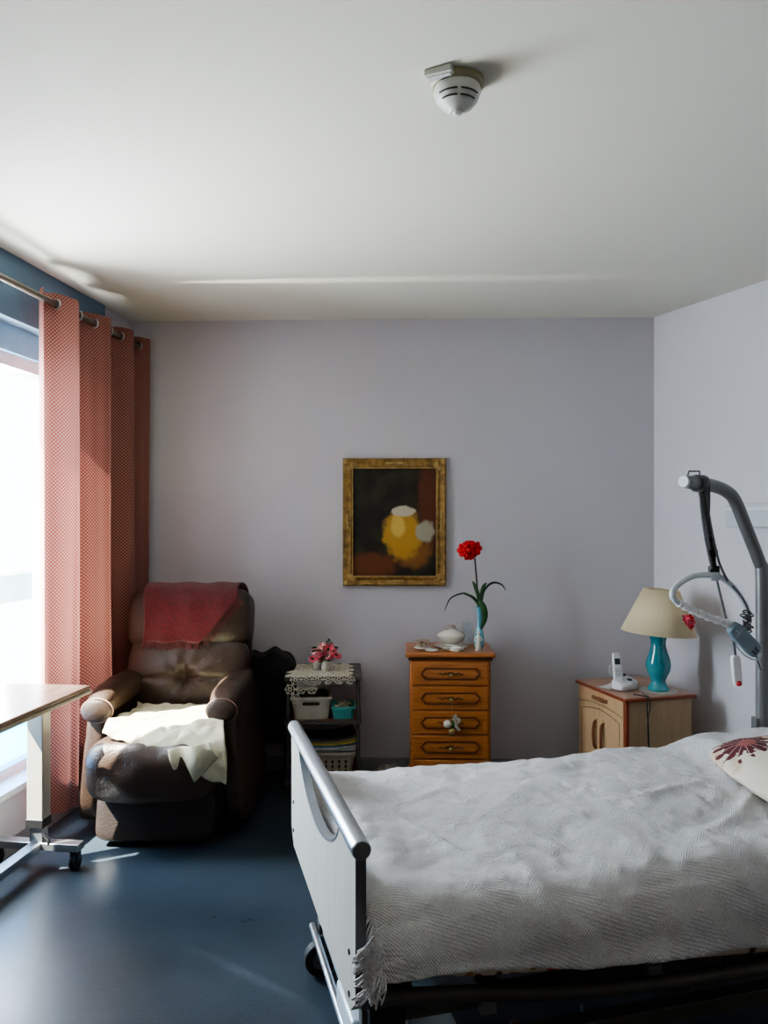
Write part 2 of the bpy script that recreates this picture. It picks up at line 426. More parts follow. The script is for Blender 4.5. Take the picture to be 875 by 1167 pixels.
# ------------------------------------------------------------------ room shell
CEIL = 2.5
CL = Vector((-1.419, 4.31, 0)); CR = Vector((1.482, 4.22, 0))
aL = atan2(-.992, -.1257); aR = atan2(-.9153, .4027)
ML = Matrix.Translation(CL) @ Matrix.Rotation(aL, 4, 'Z')      # x along wall to camera, y into the room
MR = Matrix.Translation(CR) @ Matrix.Rotation(aR, 4, 'Z')      # x along wall to camera, -y into the room
LL, LR = 6.0, 6.4
pL = ML @ Vector((LL, 0, 0)); pR = MR @ Vector((LR, 0, 0))
def plan_poly(z0, z1, grow):
    c = [CL+Vector((-grow, grow, 0)), CR+Vector((grow, grow, 0)), pR+Vector((grow, -grow, 0)), pL+Vector((-grow, -grow, 0))]
    bm = B(); prism(bm, [(v.x, v.y) for v in c], 'z', z0, z1); return bm
struct('floor', plan_poly(-.08, 0, .12), M['floor'], 'dark slate blue linoleum floor with a soft sheen', 'floor', smooth=False)
struct('ceiling', plan_poly(CEIL, CEIL+.08, .12), M['ceiling'], 'plain off-white ceiling lit by reflected daylight', 'ceiling', smooth=False)
def wallseg(p, q, out, z0=0, z1=CEIL):
    bm = B(); d = Vector(out); prism(bm, [(p.x, p.y), (q.x, q.y), (q.x+d.x, q.y+d.y), (p.x+d.x, p.y+d.y)], 'z', z0, z1); return bm
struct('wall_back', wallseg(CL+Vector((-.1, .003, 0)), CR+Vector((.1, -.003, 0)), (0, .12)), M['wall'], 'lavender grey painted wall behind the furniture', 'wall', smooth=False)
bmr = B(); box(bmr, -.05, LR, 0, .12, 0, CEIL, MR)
struct('wall_right', bmr, M['wall_right'], 'wall at the head of the bed, lightened for reflected light', 'wall', smooth=False)
struct('wall_front', wallseg(pL, pR, (0, -.12)), M['wall_tan'], 'wall behind the viewer, made tan for a warm dim bounce', 'wall', smooth=False)
# left wall with its window opening and an unseen one added for bounce light
W1 = (.60, 1.57); W2 = (4.9, 5.4); HEAD = 2.23; SILL = .27
bm = B()
for a, b_ in ((-.05, W1[0]), (W1[1], W2[0]), (W2[1], LL)): box(bm, a, b_, -.22, 0, 0, CEIL, ML)
for a, b_ in (W1, W2): box(bm, a, b_, -.22, 0, 0, SILL, ML)
struct('wall_left', bm, M['wall'], 'pale window wall with low sill', 'wall', smooth=False)
bm = B(); box(bm, W1[0]-.28, W1[1]+1.2, -.0, .012, HEAD, CEIL-.001, ML)
struct('trim_1', bm, M['lintel'], 'slate blue band above the window', 'trim', smooth=False)
bm = B(); box(bm, W1[0], W1[1], -.22, -.001, HEAD, CEIL, ML); box(bm, W2[0], W2[1], -.22, 0, HEAD, CEIL, ML)
struct('trim_2', bm, M['lintel'], 'slate blue lintel over the window openings', 'trim', smooth=False)
for i, (a, b_) in enumerate((W1, W2)):
    fr = B()
    for x0, x1, z0, z1 in ((a, a+.05, SILL, HEAD), (b_-.05, b_, SILL, HEAD), (a, b_, SILL, SILL+.045),
                           (a, b_, .50, .545), (a, b_, 2.06, 2.115)):
        box(fr, x0, x1, -.16, -.09, z0, z1, ML)
    if i == 1: box(fr, (a+b_)/2-.03, (a+b_)/2+.03, -.16, -.09, SILL, HEAD, ML)
    w = struct('window_%d' % (i+1), fr, M['pvc'], 'tall window with grey frame and low transom' if i == 0 else 'unseen window added behind the viewer to let in light', 'window', smooth=False)
    p = B(); box(p, a+.05, b_-.05, -.128, -.122, .545, 2.06, ML); obj('pane', p, M['pane'], w, smooth=False)
    p = B(); box(p, a+.05, b_-.05, -.128, -.122, SILL+.045, .50, ML); o = obj('lower_pane', p, M['pane_blue'], w, smooth=False); o['label'] = 'blue frosted lower pane'
    p = B(); box(p, a, b_, -.17, -.06, 2.115, HEAD, ML); obj('shutter_box', p, M['shutter'], w, smooth=False)
bm = B(); box(bm, W1[0]-.02, W1[1]+.02, -.09, .02, SILL-.025, SILL+.003, ML)
struct('trim_3', bm, M['pvc'], 'pale window sill board', 'trim', smooth=False)
for nm, Mx, L_, y0, y1 in (('baseboard_left', ML, LL, .0, .012), ('baseboard_right', MR, LR, -.012, 0)):
    bm = B(); box(bm, .0, L_, y0, y1, 0, .07, Mx); struct(nm, bm, M['base'], 'low grey skirting board', 'baseboard', smooth=False)
bm = wallseg(CL+Vector((0, -.012, 0)), CR+Vector((0, -.012, 0)), (0, .014), 0, .07)
struct('baseboard_back', bm, M['base'], 'low grey skirting board along the back wall', 'baseboard', smooth=False)

# outside: balcony slab and rail
bm = B(); box(bm, -.6, 6.5, -1.6, -.225, -.15, -.02, ML)
struct('trim_4', bm, M['render_white'], 'white balcony slab outside the window', 'balcony', smooth=False)
rail = thing('balcony_railing', 'pale teal balcony railing seen through the window', 'railing', ML @ Vector((0, -1.5, 0)), aL)
bm = B(); box(bm, -2.5, 3.2, -.03, .03, .78, .98); obj('top_rail', bm, M['balcony'], rail, smooth=False)
bm = B(); box(bm, -2.5, 3.2, -.045, .045, .98, 1.01); obj('cap', bm, M['render_white'], rail, smooth=False)
for x in (-2.4, -.5, 1.4, 3.1):
    bm = B(); box(bm, x-.02, x+.02, -.02, .02, -.02, .78); obj('post', bm, M['balcony'], rail, smooth=False)

# ------------------------------------------------------------------ curtain and rod
ROD = 2.335; ROFF = .100
rod = thing('curtain_rod', 'brushed metal curtain rod running along the window wall', 'curtain rod', ML @ Vector((0, ROFF, ROD)), aL)
bm = B(); tube(bm, [(.06, 0, 0), (5.7, 0, 0)], .014, 14); obj('pole', bm, M['rod'], rod)
for x in (.3, 2.0, 4.0, 5.6):
    bm = B(); tube(bm, [(x, -ROFF+.012, .0), (x, 0, 0)], .008, 8); lathe(bm, [(.0, 0), (.022, 0), (.022, .006), (0, .006)], (0, 0, 0), 16, Matrix.Translation((x, -ROFF+.018, 0)) @ Matrix.Rotation(pi/2, 4, 'X')); obj('bracket', bm, M['chrome'], rod)
def make_curtain(cross, label, name='window_curtain'):
    # cross: where the cloth passes over the rod (a metal ring each), from the far end to the free edge
    t = thing(name, label, 'curtain', ML @ Vector((0, ROFF, 0)), aL)
    top, bot = ROD+.05, .10
    m = len(cross)-1; n = m*16
    def f(i, j):
        q = min(m-1e-6, i*m); k = int(q); fr = q-k
        x = cross[k]+(cross[k+1]-cross[k])*(fr+.10*sin(2*pi*fr)*.8)
        sg = 1 if (m-k) % 2 == 0 else -1
        yy = sg*.046*(1-.12*j)*abs(sin(pi*fr))**.75
        yy += .010*sin(q*5+3*j)*j + .006*sin(q*11+1.7)*(.3+j)
        xx = x+.018*sin(q*1.9+2.6*j)*j
        zz = top+(bot-top)*j-.006*abs(sin(pi*fr))*(1 if j < .02 else 0)
        return Vector((xx, yy, zz))
    arc = [0]
    for k in range(n): arc.append(arc[-1]+(f((k+1)/n, 0)-f(k/n, 0)).length)
    bm = B(); sheet(bm, f, n, 60, lambda a, b_: (arc[int(round(a*n))], b_*(top-bot)))
    obj('cloth', bm, M['curtain'], t, auto=0)
    for k in range(1, m):
        x = cross[k]
        bm = B(); pts = [(x+.004*cos(a), .021*cos(a), ROD+.021*sin(a)) for a in [2*pi*q/20 for q in range(20)]]
        tube(bm, pts, .004, 8, closed=True); obj('grommet', bm, M['chrome'], t)
    return t
make_curtain([.03, .12, .22, .33, .45, .60, .745, .935, 1.035], 'red curtain with cream lattice print hanging in folds beside the recliner')

# ------------------------------------------------------------------ smoke detector
d0 = on(520, 97, 1.4) if False else None
sy = F*(CEIL-EYE)/(HY-93); sx = (521-CX)/F*sy
det = thing('smoke_detector', 'round ivory smoke detector mounted on the ceiling', 'smoke detector', (sx, sy, CEIL), 0)
bm = B(); lathe(bm, [(0, 0), (.066, 0), (.068, -.012), (.062, -.018), (0, -.018)], seg=40); obj('mounting_plate', bm, M['detector_ring'], det)
bm = B(); lathe(bm, [(.0, -.018), (.058, -.018), (.060, -.027), (.053, -.048), (.038, -.065), (.022, -.073), (.018, -.079), (0, -.081)], seg=40); obj('cover', bm, M['detector'], det)
for (r, z) in ((.0555, -.0445), (.0475, -.0568)):
    for s in (-1, 1):
        bm = B(); a0 = -pi/2+s*.09
        tube(bm, [(r*cos(a), r*sin(a), z) for a in [a0+s*k*.115 for k in range(9)]], .0018, 6); obj('vent_slot', bm, M['black'], det)
bm = B(); lathe(bm, [(0, -.082), (.011, -.082), (.008, -.090), (0, -.092)], (0, -.006, 0), seg=16); obj('indicator', bm, M['white_plastic'], det)
bm = B(); box(bm, -.036, .036, -.017, .017, -.016, 0); tg = obj('tag_holder', bm, M['detector'], det, bevel=.003, loc=(-.048, -.052, 0), rotz=-.45)
bm = B(); box(bm, -.029, .029, -.008, .013, -.018, -.0155); obj('paper_slip', bm, M['tag'], tg, smooth=False)

# ------------------------------------------------------------------ framed picture
pc = at(449.5, 595, 4.262); PW, PH = .285, .352
pic = thing('framed_picture', 'dark painting with ochre patches in an ornate gilded frame on the wall', 'picture', (pc.x, 4.268, pc.z), radians(-1.78))
bm = B(); box(bm, -PW+.04, PW-.04, -.018, -.006, -PH+.04, PH-.04); obj('canvas', bm, M['canvas'], pic, smooth=False)
def rect(w, h): return [(-w, -h), (w, -h), (w, h), (-w, h)]
bm = B()
steps = [(0, -.002), (0, -.030), (.010, -.040), (.022, -.034), (.034, -.032), (.044, -.038), (.052, -.028), (.056, -.016), (.056, -.008)]
rings = []
for ins, y in steps:
    rings.append([bm.verts.new((u, y, v)) for u, v in rect(PW-ins, PH-ins)])
for A_, B_ in zip(rings, rings[1:]):
    for k in range(4): bm.faces.new((A_[k], A_[(k+1) % 4], B_[(k+1) % 4], B_[k]))
fr = obj('frame', bm, M['gold'], pic, smooth=True)
bm = B(); ringprism(bm, rect(PW-.050, PH-.050), rect(PW-.056, PH-.056), 'y', -.034, -.012); obj('inner_slip', bm, M['gold2'], fr, smooth=False)
for sx_ in (-1, 1):
    for sz_ in (-1, 1):
        bm = B()
        for q in range(9):
            a = q/8*pi/2; rr = .018+.03*(q % 2)
            c = Vector((sx_*(PW-.028), -.034, sz_*(PH-.028)))
            puff(bm, c+Vector((-sx_*.022*cos(a)*(1+.5*(q % 2)), 0, -sz_*.022*sin(a)*(1+.5*(q % 2)))), (.010, .009, .010), 2.2, 4)
        puff(bm, (sx_*(PW-.016), -.034, sz_*(PH-.016)), (.016, .010, .016), 2.4, 6)
        obj('corner_ornament', bm, M['gold2'], fr)
for u, v in ((0, PH-.026), (0, -PH+.026), (PW-.026, 0), (-PW+.026, 0)):
    bm = B()
    for q in range(-3, 4):
        puff(bm, (u+(q*.013 if u == 0 else 0), -.037, v+(q*.013 if v == 0 else 0)), (.008, .006, .008), 2.2, 4)
    obj('side_ornament', bm, M['gold2'], fr)

# ------------------------------------------------------------------ recliner
rc = thing('recliner_armchair', 'brown leather recliner armchair beside the red curtain', 'armchair', (-.975, 3.655, 0), radians(0))
def wr(x, y, z, a=.004, s=9): return a*noise.noise(Vector((x*s, y*s, z*s)))
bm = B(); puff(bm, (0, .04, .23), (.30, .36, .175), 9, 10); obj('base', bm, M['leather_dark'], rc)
# plinth
bm = B(); box(bm, -.30, .30, -.22, .36, .0, .07); obj('plinth', bm, M['black'], rc, bevel=.01)
def foot(x, y, z):
    y2 = y-.035*cos(min(1, abs(z)/.17)*pi/2)*(1-(x/.27)**4*.7)
    z2 = z
    w = .006*sin(x*38)*exp(-((z-.10)/.05)**2)*cos(y*9)
    return (x, y2+w+wr(x, y, z, .010, 11), z2+wr(x+3, y, z, .006, 8))
bm = B(); puff(bm, (0, -.385, .34), (.275, .10, .135), 4.0, 26, foot); obj('footrest', bm, M['leather'], rc)
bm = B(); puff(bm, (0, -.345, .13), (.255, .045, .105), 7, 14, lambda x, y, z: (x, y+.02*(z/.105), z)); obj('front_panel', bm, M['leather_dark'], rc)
def seatf(x, y, z): return (x, y, z+.012*cos(x/.2*pi/2)*(1 if z > 0 else 0)+wr(x, y, z, .008, 9))
bm = B(); puff(bm, (0, -.10, .40), (.235, .31, .085), 5, 20, seatf); obj('seat', bm, M['leather'], rc)
def backf(x, y, z):
    r = sqrt(x*x+((z-.0)*1.0)**2); a = atan2(z, x)
    dent = .045*exp(-(r/.045)**2) + .012*exp(-(r/.16)**2)*(.5+.5*cos(a*8))
    fold = .010*exp(-((z+.005*sin(x*20))/.010)**2)*min(1, abs(x)*9) if abs(x) > .04 else 0
    if y < 0: y = y-.035*cos(min(1, abs(x)/.31)*pi/2)*cos(min(1, abs(z)/.2)*pi/2)+dent+fold
    return (x*(1-.04*(z/.2)), y, z+wr(x, y, z, .004))
RB = Matrix.Rotation(radians(-13), 4, 'X')
bm = B(); puff(bm, (0, .20, .595), (.298, .10, .205), 6.5, 46, backf, RB); obj('backrest', bm, M['leather'], rc)
def headf(x, y, z):
    if y < 0: y -= .03*cos(min(1, abs(z)/.16)*pi/2)
    return (x, y+wr(x, y, z, .008, 7), z+.006*sin(x*9)+wr(x, y, z, .006))
bm = B(); puff(bm, (0, .27, .885), (.305, .105, .150), 5.5, 26, headf, RB); obj('headrest', bm, M['leather'], rc)
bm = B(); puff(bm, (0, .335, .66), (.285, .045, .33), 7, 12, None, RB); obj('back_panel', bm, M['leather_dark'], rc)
for s in (-1, 1):
    def pad(x, y, z, s=s):
        fr_ = max(0, (-y-.15)/.15)
        return (x*(1+.10*fr_), y, z-.035*fr_**2+(.010*cos(x/.075*pi/2) if z > 0 else 0)+wr(x+s, y, z, .006, 10))
    arm = B(); puff(arm, (s*.270, -.045, .590), (.066, .30, .056), 3.4, 22, pad); a_ = obj('armrest', arm, M['leather'], rc)
    bm = B(); tube(bm, [Vector((s*.270+.0685*cos(t_), -.318, .562+.052*sin(t_))) for t_ in [2*pi*k/36 for k in range(36)]], .0032, 6, closed=True); obj('piping', bm, M['piping'], a_)
    bm = B(); tube(bm, [(s*.270, -.315, .562), (s*.270, -.335, .562), (s*.270, -.345, .562)], .066, 32, radii=[.067, .064, .045], flat=.76); obj('scroll_front', bm, M['leather'], a_)
    def sp(x, y, z, s=s): return (x+s*.045*(max(0, -z+.12)/.37)**.8, y+wr(x, y, z, .010, 5), z)
    bm = B(); puff(bm, (s*.285, .015, .315), (.052, .325, .265), 6, 16, sp); obj('side_panel', bm, M['leather'], rc)

# red throw over the headrest
def yb(h):   # front surface y (world offset) of headrest at height
    return 0
tR = thing('throw', 'dark red fringed woollen throw draped over the top of the recliner', 'throw', (-.965, 3.655, 0))
prof = [Vector((0, y, z)) for y, z in ((.155, .76), (.146, .80), (.142, .85), (.143, .90), (.153, .95), (.178, .995), (.215, 1.035), (.27, 1.054), (.33, 1.052), (.38, 1.03), (.41, .98), (.425, .90))]
pp = smooth_path(prof, 5); arcp = [0]
for a, b_ in zip(pp, pp[1:]): arcp.append(arcp[-1]+(b_-a).length)
def along(s):
    s = max(0, min(arcp[-1]-1e-6, s))
    for k in range(len(arcp)-1):
        if arcp[k+1] >= s:
            f = (s-arcp[k])/(arcp[k+1]-arcp[k]); return pp[k].lerp(pp[k+1], f)
    return pp[-1]
def hem(u):   # start of the cloth along profile, across width u
    x = -.225+.47*u
    if x < .06: return .02+.02*sin(u*20)*.4
    return .02+(x-.06)*1.25
def throwf(i, j):
    u = i; x = -.225+.47*u
    s0 = hem(u); s = s0+(arcp[-1]-.02-s0)*j
    p = along(s)
    q = p + Vector((0, -.019-.010*(1-min(1, s/.14)), .010)) + Vector((0, -.5, .4))*(.012*noise.noise(Vector((x*14, s*9, 2)))+.008*sin(x*42+s*6)*(.4+.6*(1-j)))
    q.x = x+.012*sin(s*14)
    return q
bm = B(); sheet(bm, throwf, 50, 44); cl = obj('cloth', bm, M['red_wool'], tR, solid=.008, auto=0)
bm = B()
for k in range(84):
    u = k/83; p = throwf(u, 0); r_ = random.random
    if p.x < .065: d = Vector(((r_()-.5)*.012, -.004+.004*r_(), -.028-.014*r_()))
    else: d = Vector((.024+.01*r_(), -.006, -.020-.012*r_()))
    tube(bm, [p, p+d*.5+Vector((0, -.003, 0)), p+d], .0024, 4)
obj('fringe', bm, M['red_wool'], tR)

# cream blanket on the seat
bS = thing('seat_blanket', 'crumpled cream blanket spread over the recliner seat', 'blanket', (-.965, 3.655, 0))
def blf(i, j):
    # i across (left to right), j from back to front
    x = -.235+.50*i + .03*sin(j*5)*i
    y = .10-.50*j
    y += .10*(i-.45)*j*0
    fro = -.43 - .015*sin(i*9)
    z = .502+.010*cos((x)/.25*pi/2)
    n = .020*noise.noise(Vector((x*7, y*7, 1)))+.012*noise.noise(Vector((x*18, y*16, 4)))+.006*sin((x+y*1.3)*40)
    z += n+.012
    # hem skewed: long on the right front corner
    return Vector((x, y, z))
def bl2(i, j):
    reach = .46+.10*max(0, (i-.35))*2.2 if i > .35 else .40+.17*i
    s = reach*1.05*j
    x = -.20+.45*i+.02*sin(j*6+i*3)
    if i > .75: x += (i-.75)*.22*j
    y = -.02-s; z = .495
    lip = -.37
    if y < lip:
        d = lip-y; R_ = .10
        if d < R_*pi/2: y = lip-R_*sin(d/R_); z = .495-R_*(1-cos(d/R_))
        else: y = lip-R_-.0; z = .495-R_-(d-R_*pi/2)
        y -= .012
    n = .022*noise.noise(Vector((x*8, s*8, 1)))+.012*noise.noise(Vector((x*20, s*18, 4)))+.006*sin((x+s*1.3)*45+2*sin(x*12))
    arm_up = max(0, abs(x)-.17)**1.0*.25
    return Vector((x, y-.35*n*(1 if z < .48 else .2), z+.018+abs(n)*.9+arm_up*(1 if y > -.3 else .0)))
bm = B(); sheet(bm, bl2, 70, 64); obj('cloth', bm, M['cream_wool'], bS, solid=.007, auto=0)
bm = B()
def cor(i, j):
    x = .08+.17*i; s = j*.15
    return Vector((x+.03*j, -.500-.02*sin(j*3)+.010*sin(x*60)+.02*i*(j-.5), .45-s*(1-.75*abs(i-.45)*1.3)+.03*(i)))
sheet(bm, cor, 20, 16); obj('hanging_corner', bm, M['cream_wool'], bS, solid=.005, auto=0)

# black cloth bundle behind the recliner
bm = B()
def blk(x, y, z):
    z2 = z+.010*sin(x*40+1)+.018*noise.noise(Vector((x*14, y*14, 3)))
    sc = 1-.45*max(0, -z/.23)**1.5
    return (x*sc+.03*noise.noise(Vector((x*8, z*8, 9))), y+.02*noise.noise(Vector((x*9, z*9, 1))), z2)
puff(bm, (0, 0, 0), (.13, .10, .215), 6, 26, blk)
tag(obj('coat', bm, M['black_cloth'], None, loc=(-.600, 4.07, .480)), 'black cloth bundle wedged between the recliner and the metal shelf stand', 'cloth')
bm = B()
for x in (-.09, .09):
    for y in (-.08, .08): box(bm, x-.012, x+.012, y-.012, y+.012, 0, .235)
box(bm, -.11, .11, -.10, .10, .235, .255)
tag(obj('stool', bm, M['black'], None, loc=(-.60, 4.07, 0), smooth=False), 'low dark stool under the black cloth bundle behind the recliner', 'stool')

# ------------------------------------------------------------------ overbed table
ot = thing('overbed_table', 'wheeled overbed table with brown laminate top beside the window', 'table', (-1.385, 3.085, 0), aL+pi/2)
# local: x to the right (into room), y away from the camera along the window wall
bm = B(); box(bm, -.135, .262, -1.0, -.075, .735, .752); obj('table_top', bm, M['overbed_top'], ot, bevel=.006)
bm = B()
box(bm, -.139, .266, -1.004, -.071, .722, .735); obj('edge_band', bm, M['overbed_edge'], ot, bevel=.004)
bm = B(); box(bm, -.034, .034, -.03, .03, .17, .722); cm = obj('column', bm, M['beige_metal'], ot, bevel=.004)
bm = B(); box(bm, -.037, .037, -.033, .033, .165, .20); obj('collar', bm, M['black'], cm, bevel=.003)
bm = B(); box(bm, -.026, .026, -.022, .022, .075, .17); obj('inner_column', bm, M['chrome'], cm)
bm = B(); tube(bm, [(.034, -.02, .14), (.055, -.02, .12), (.055, -.02, .10)], .007, 8); obj('height_lever', bm, M['black'], cm)
bm = B(); box(bm, -.20, .18, -.025, .025, .075, .105); obj('cross_bar', bm, M['chrome'], ot, bevel=.003)
bm = B(); box(bm, -.025, .025, -.78, -.02, .075, .105); obj('long_bar', bm, M['chrome'], ot, bevel=.003)
bm = B(); box(bm, -.20, .20, -.80, -.75, .075, .105); obj('cross_bar', bm, M['chrome'], ot, bevel=.003)
for x, y in ((-.18, 0), (.155, 0), (-.17, -.775), (.18, -.775)):
    bm = B(); tube(bm, [(x-.012, y, .03), (x-.004, y, .03)], .03, 20); tube(bm, [(x+.004, y, .03), (x+.012, y, .03)], .03, 20)
    c_ = obj('caster', bm, M['rubber'], ot)
    bm = B(); box(bm, x-.017, x+.017, y-.018, y+.022, .03, .075); obj('fork', bm, M['black'], c_, bevel=.008)

# ------------------------------------------------------------------ metal shelf stand
fl = at(328, 770, 3.86); frp = at(406, 775, 3.86)
ss = thing('shelf_stand', 'narrow three-tier metal shelf stand with lace on top', 'shelf stand', (fl.x, 3.86, 0), radians(3))
SW, SD = .355, .33
HT, HM, HB = .598, .378, .075
for x in (0, SW):
    for y in (0, SD):
        bm = B(); tube(bm, [(x, y, 0), (x, y, HT-.004)], .0085, 10); obj('leg', bm, M['darksteel'], ss)
for z in (HT, HM, HB):
    bm = B(); box(bm, -.012, SW+.012, -.012, SD+.012, z-.012, z); sh = obj('shelf', bm, M['cherry_dark'] if z != HT else M['darksteel'], ss, bevel=.003)
    bm = B(); ringprism(bm, [(-.016, -.016), (SW+.016, -.016), (SW+.016, SD+.016), (-.016, SD+.016)], [(-.011, -.011), (SW+.011, -.011), (SW+.011, SD+.011), (-.011, SD+.011)], 'z', z-.015, z+.002)
    obj('shelf_rim', bm, M['darksteel'], sh, smooth=False)
SM = ss.location.copy()
MS = Matrix.Translation(SM) @ Matrix.Rotation(radians(3), 4, 'Z')
# lace cloth
bm = B()
def lace_map(u, v):   # u across, v depth; v<0 hangs over the front
    fy = -.020
    if v >= fy: return Vector((u, v, HT+.005+.0015*sin(u*70)))
    return Vector((u+.1*(fy-v)*0, fy-.004-.004*sin(u*50), HT+.003+(v-fy)))
R0 = .027
def overhang(u):
    e = .13-.0*u
    if u < .075: return .135
    if u < .13: return .100
    if u < .24: return .072
    return .055
row = 0; v = .30
while v > -.15:
    u = .012+(R0 if row % 2 else 0)
    while u < .335:
        if v > -overhang(u) and not (v > .27 and u > .3):
            c = (u, v); pts = []
            for k in range(24):
                a = 2*pi*k/24; rr = R0*(.86+.12*cos(6*a)); pts.append(lace_map(u+rr*cos(a), v+rr*sin(a)))
            tube(bm, pts, .0020, 5, closed=True)
            pts = [lace_map(u+R0*.28*cos(2*pi*k/8), v+R0*.28*sin(2*pi*k/8)) for k in range(8)]
            tube(bm, pts, .0024, 5, closed=True)
            for k in range(6):
                a = 2*pi*k/6; tube(bm, [lace_map(u+R0*.3*cos(a), v+R0*.3*sin(a)), lace_map(u+R0*.9*cos(a), v+R0*.9*sin(a))], .0019, 4)
        u += 2*R0
    v -= R0*1.75; row += 1
tag(obj('lace_cloth', bm, M['lace'], None, loc=SM, rotz=radians(3)), 'ecru crochet lace cloth hanging over the front of the shelf stand', 'lace')

def bin_(name, label, loc, w, d, h, mm, rotz=0, taper=.86, slot=True, holes=False, rim=.006, cat='basket'):
    t = thing(name, label, cat, loc, rotz)
    def rr(w, d, r=.02, n=5):
        pts = []
        for cx, cy, a0 in ((w/2-r, d/2-r, 0), (-w/2+r, d/2-r, pi/2), (-w/2+r, -d/2+r, pi), (w/2-r, -d/2+r, 3*pi/2)):
            for k in range(n+1):
                a = a0+pi/2*k/n; pts.append((cx+r*cos(a), cy+r*sin(a)))
        return pts
    bm = B(); L_ = []
    for ww, dd, z in ((w*taper, d*taper, 0), (w, d, h-.012), (w+rim*2, d+rim*2, h-.012), (w+rim*2, d+rim*2, h), (w-.008, d-.008, h), (w*taper-.008, d*taper-.008, .004)):
        L_.append([bm.verts.new((x, y, z)) for x, y in rr(ww, dd)])
    n = len(L_[0])
    for A_, B_ in zip(L_, L_[1:]):
        for k in range(n): bm.faces.new((A_[k], A_[(k+1) % n], B_[(k+1) % n], B_[k]))
    bm.faces.new(L_[0]); bm.faces.new(L_[-1])
    obj('tub', bm, mm, t)
    ay = lambda z: -(d*taper+(d-d*taper)*z/h)/2
    if slot:
        z = h*.72; bm = B(); pts = [(x_, ay(z)-.001, z+.002) for x_ in (-w*.2, w*.2)]; box(bm, -w*.22, w*.22, ay(z)-.003, ay(z)+.004, z-.009, z+.009); obj('handle_slot', bm, M['groove'], t, bevel=.004)
    if holes:
        for ci in range(7):
            for ri in range(3):
                x_ = (ci-3)*w*.115; z = h*(.28+.19*ri); 
                bm = B(); box(bm, x_-.006, x_+.006, ay(z)-.004, ay(z)+.003, z-.009, z+.009); obj('hole', bm, M['groove'], t, bevel=.004, bseg=2)
    return t
bx = bin_('storage_basket', 'cream woven-look plastic basket on the middle tier', MS @ Vector((.115, .13, HM+.001)), .195, .24, .115, M['cream_plastic'], radians(3), .88)
bm = B(); puff(bm, (0, 0, .095), (.085, .105, .015), 5, 12, lambda x, y, z: (x, y, z+.012*noise.noise(Vector((x*30, y*30, 0))))); 
tag(obj('cloth', bm, M['stem'], None, loc=bx.location, rotz=radians(3)), 'brown cloth filling the cream basket', 'cloth')
tb = bin_('small_basket', 'small turquoise plastic basket on the middle tier', MS @ Vector((.278, .09, HM+.001)), .115, .15, .062, M['teal_plastic'], radians(3), .9, slot=False)
bm = B()
for k in range(16):
    a = random.random()*pi; p = Vector(((random.random()-.5)*.07, (random.random()-.5)*.1, .05+random.random()*.02)); d = Vector((cos(a), sin(a), .2*random.random()))*.028
    tube(bm, [p-d, p, p+d], .004, 5)
tag(obj('trinkets', bm, M['lace'], None, loc=tb.location, rotz=radians(3)), 'tangle of beige odds and ends inside the turquoise basket', 'trinkets')['kind'] = 'stuff'
lb = bin_('laundry_basket', 'beige perforated plastic basket on the bottom tier', MS @ Vector((.19, .14, HB+.001)), .29, .25, .135, M['beige_plastic'], radians(3), .86, slot=False, holes=True)
# magazines across the basket
mags = [('grey', (.30, .31, .33), 'grey magazine lying lowest across the perforated basket'), ('white', (.62, .62, .60), 'white covered magazine second in the pile over the perforated basket'),
        ('blue', (.12, .22, .34), 'dark blue magazine in the pile over the perforated basket'), ('yellow', (.52, .42, .05), 'yellow magazine in the pile over the perforated basket'),
        ('olive', (.30, .26, .12), 'olive brown magazine in the pile over the perforated basket'), ('black', (.05, .05, .055), 'black magazine on top of the pile over the perforated basket')]
zz = HB+.138
for k, (nm, c, lab) in enumerate(mags):
    bm = B(); tk = .007
    def mf(i, j, k=k): return Vector((-.13+.26*i, -.10+.20*j, .012*(i-.4)**2*(2+.7*k)))
    V = sheet(bm, mf, 12, 4)
    mt = mat('magazine_cover_'+nm, c, .35, var=.25, vscale=25)
    mg = thing('magazine', lab, 'magazine', MS @ Vector((.205+.01*random.random(), .135, zz)), radians(3+random.uniform(-6, 6)), 'magazines on the basket')
    obj('cover', bm, mt, mg, solid=tk*.9)
    bm = B(); sheet(bm, lambda i, j: mf(.02+.965*i, .02+.985*j-.012)+Vector((0, 0, 0)), 12, 4); 
    obj('pages', bm, M['paper'], mg, solid=tk*.55)
    zz += tk+.0035
# crumpled clear bag by the stand
bm = B(); puff(bm, (0, 0, 0), (.06, .06, .05), 2.5, 16, lambda x, y, z: tuple(Vector((x, y, z))*(1+.35*noise.noise(Vector((x*30, y*30, z*30))))))
tag(obj('plastic_bag', bm, M['clearbag'], None, loc=(.02, 4.05, .05)), 'crumpled milky plastic bag on the floor between stand and chest', 'bag')

# flower vase on the stand
vb = MS @ Vector((.185, .10, HT+.008))
fv = thing('flower_vase', 'small white vase with pink and red artificial flowers on the lace', 'vase', vb)
bm = B(); lathe(bm, [(0, 0), (.017, 0), (.022, .02), (.018, .04), (.013, .052), (.017, .06), (.012, .058), (0, .02)], seg=20); obj('vase', bm, M['porcelain'], fv)
heads = []
for k in range(17):
    a = random.random()*2*pi; r_ = .058*sqrt(random.random()); h = .085+.05*random.random()-(r_*.35)
    heads.append(Vector((r_*cos(a), r_*sin(a)*.7, h)))
heads += [Vector((-.066, 0, .065)), Vector((-.052, -.01, .105)), Vector((.060, 0, .075)), Vector((.0, -.03, .10))]
bm = B()
for p in heads: tube(bm, [(0, 0, .05), p*.6+Vector((0, 0, .01)), p], .0015, 4)
tube(bm, [(0, 0, .05), (.015, 0, .12), (.022, 0, .165)], .0015, 4)
obj('stems', bm, M['leaf'], fv)
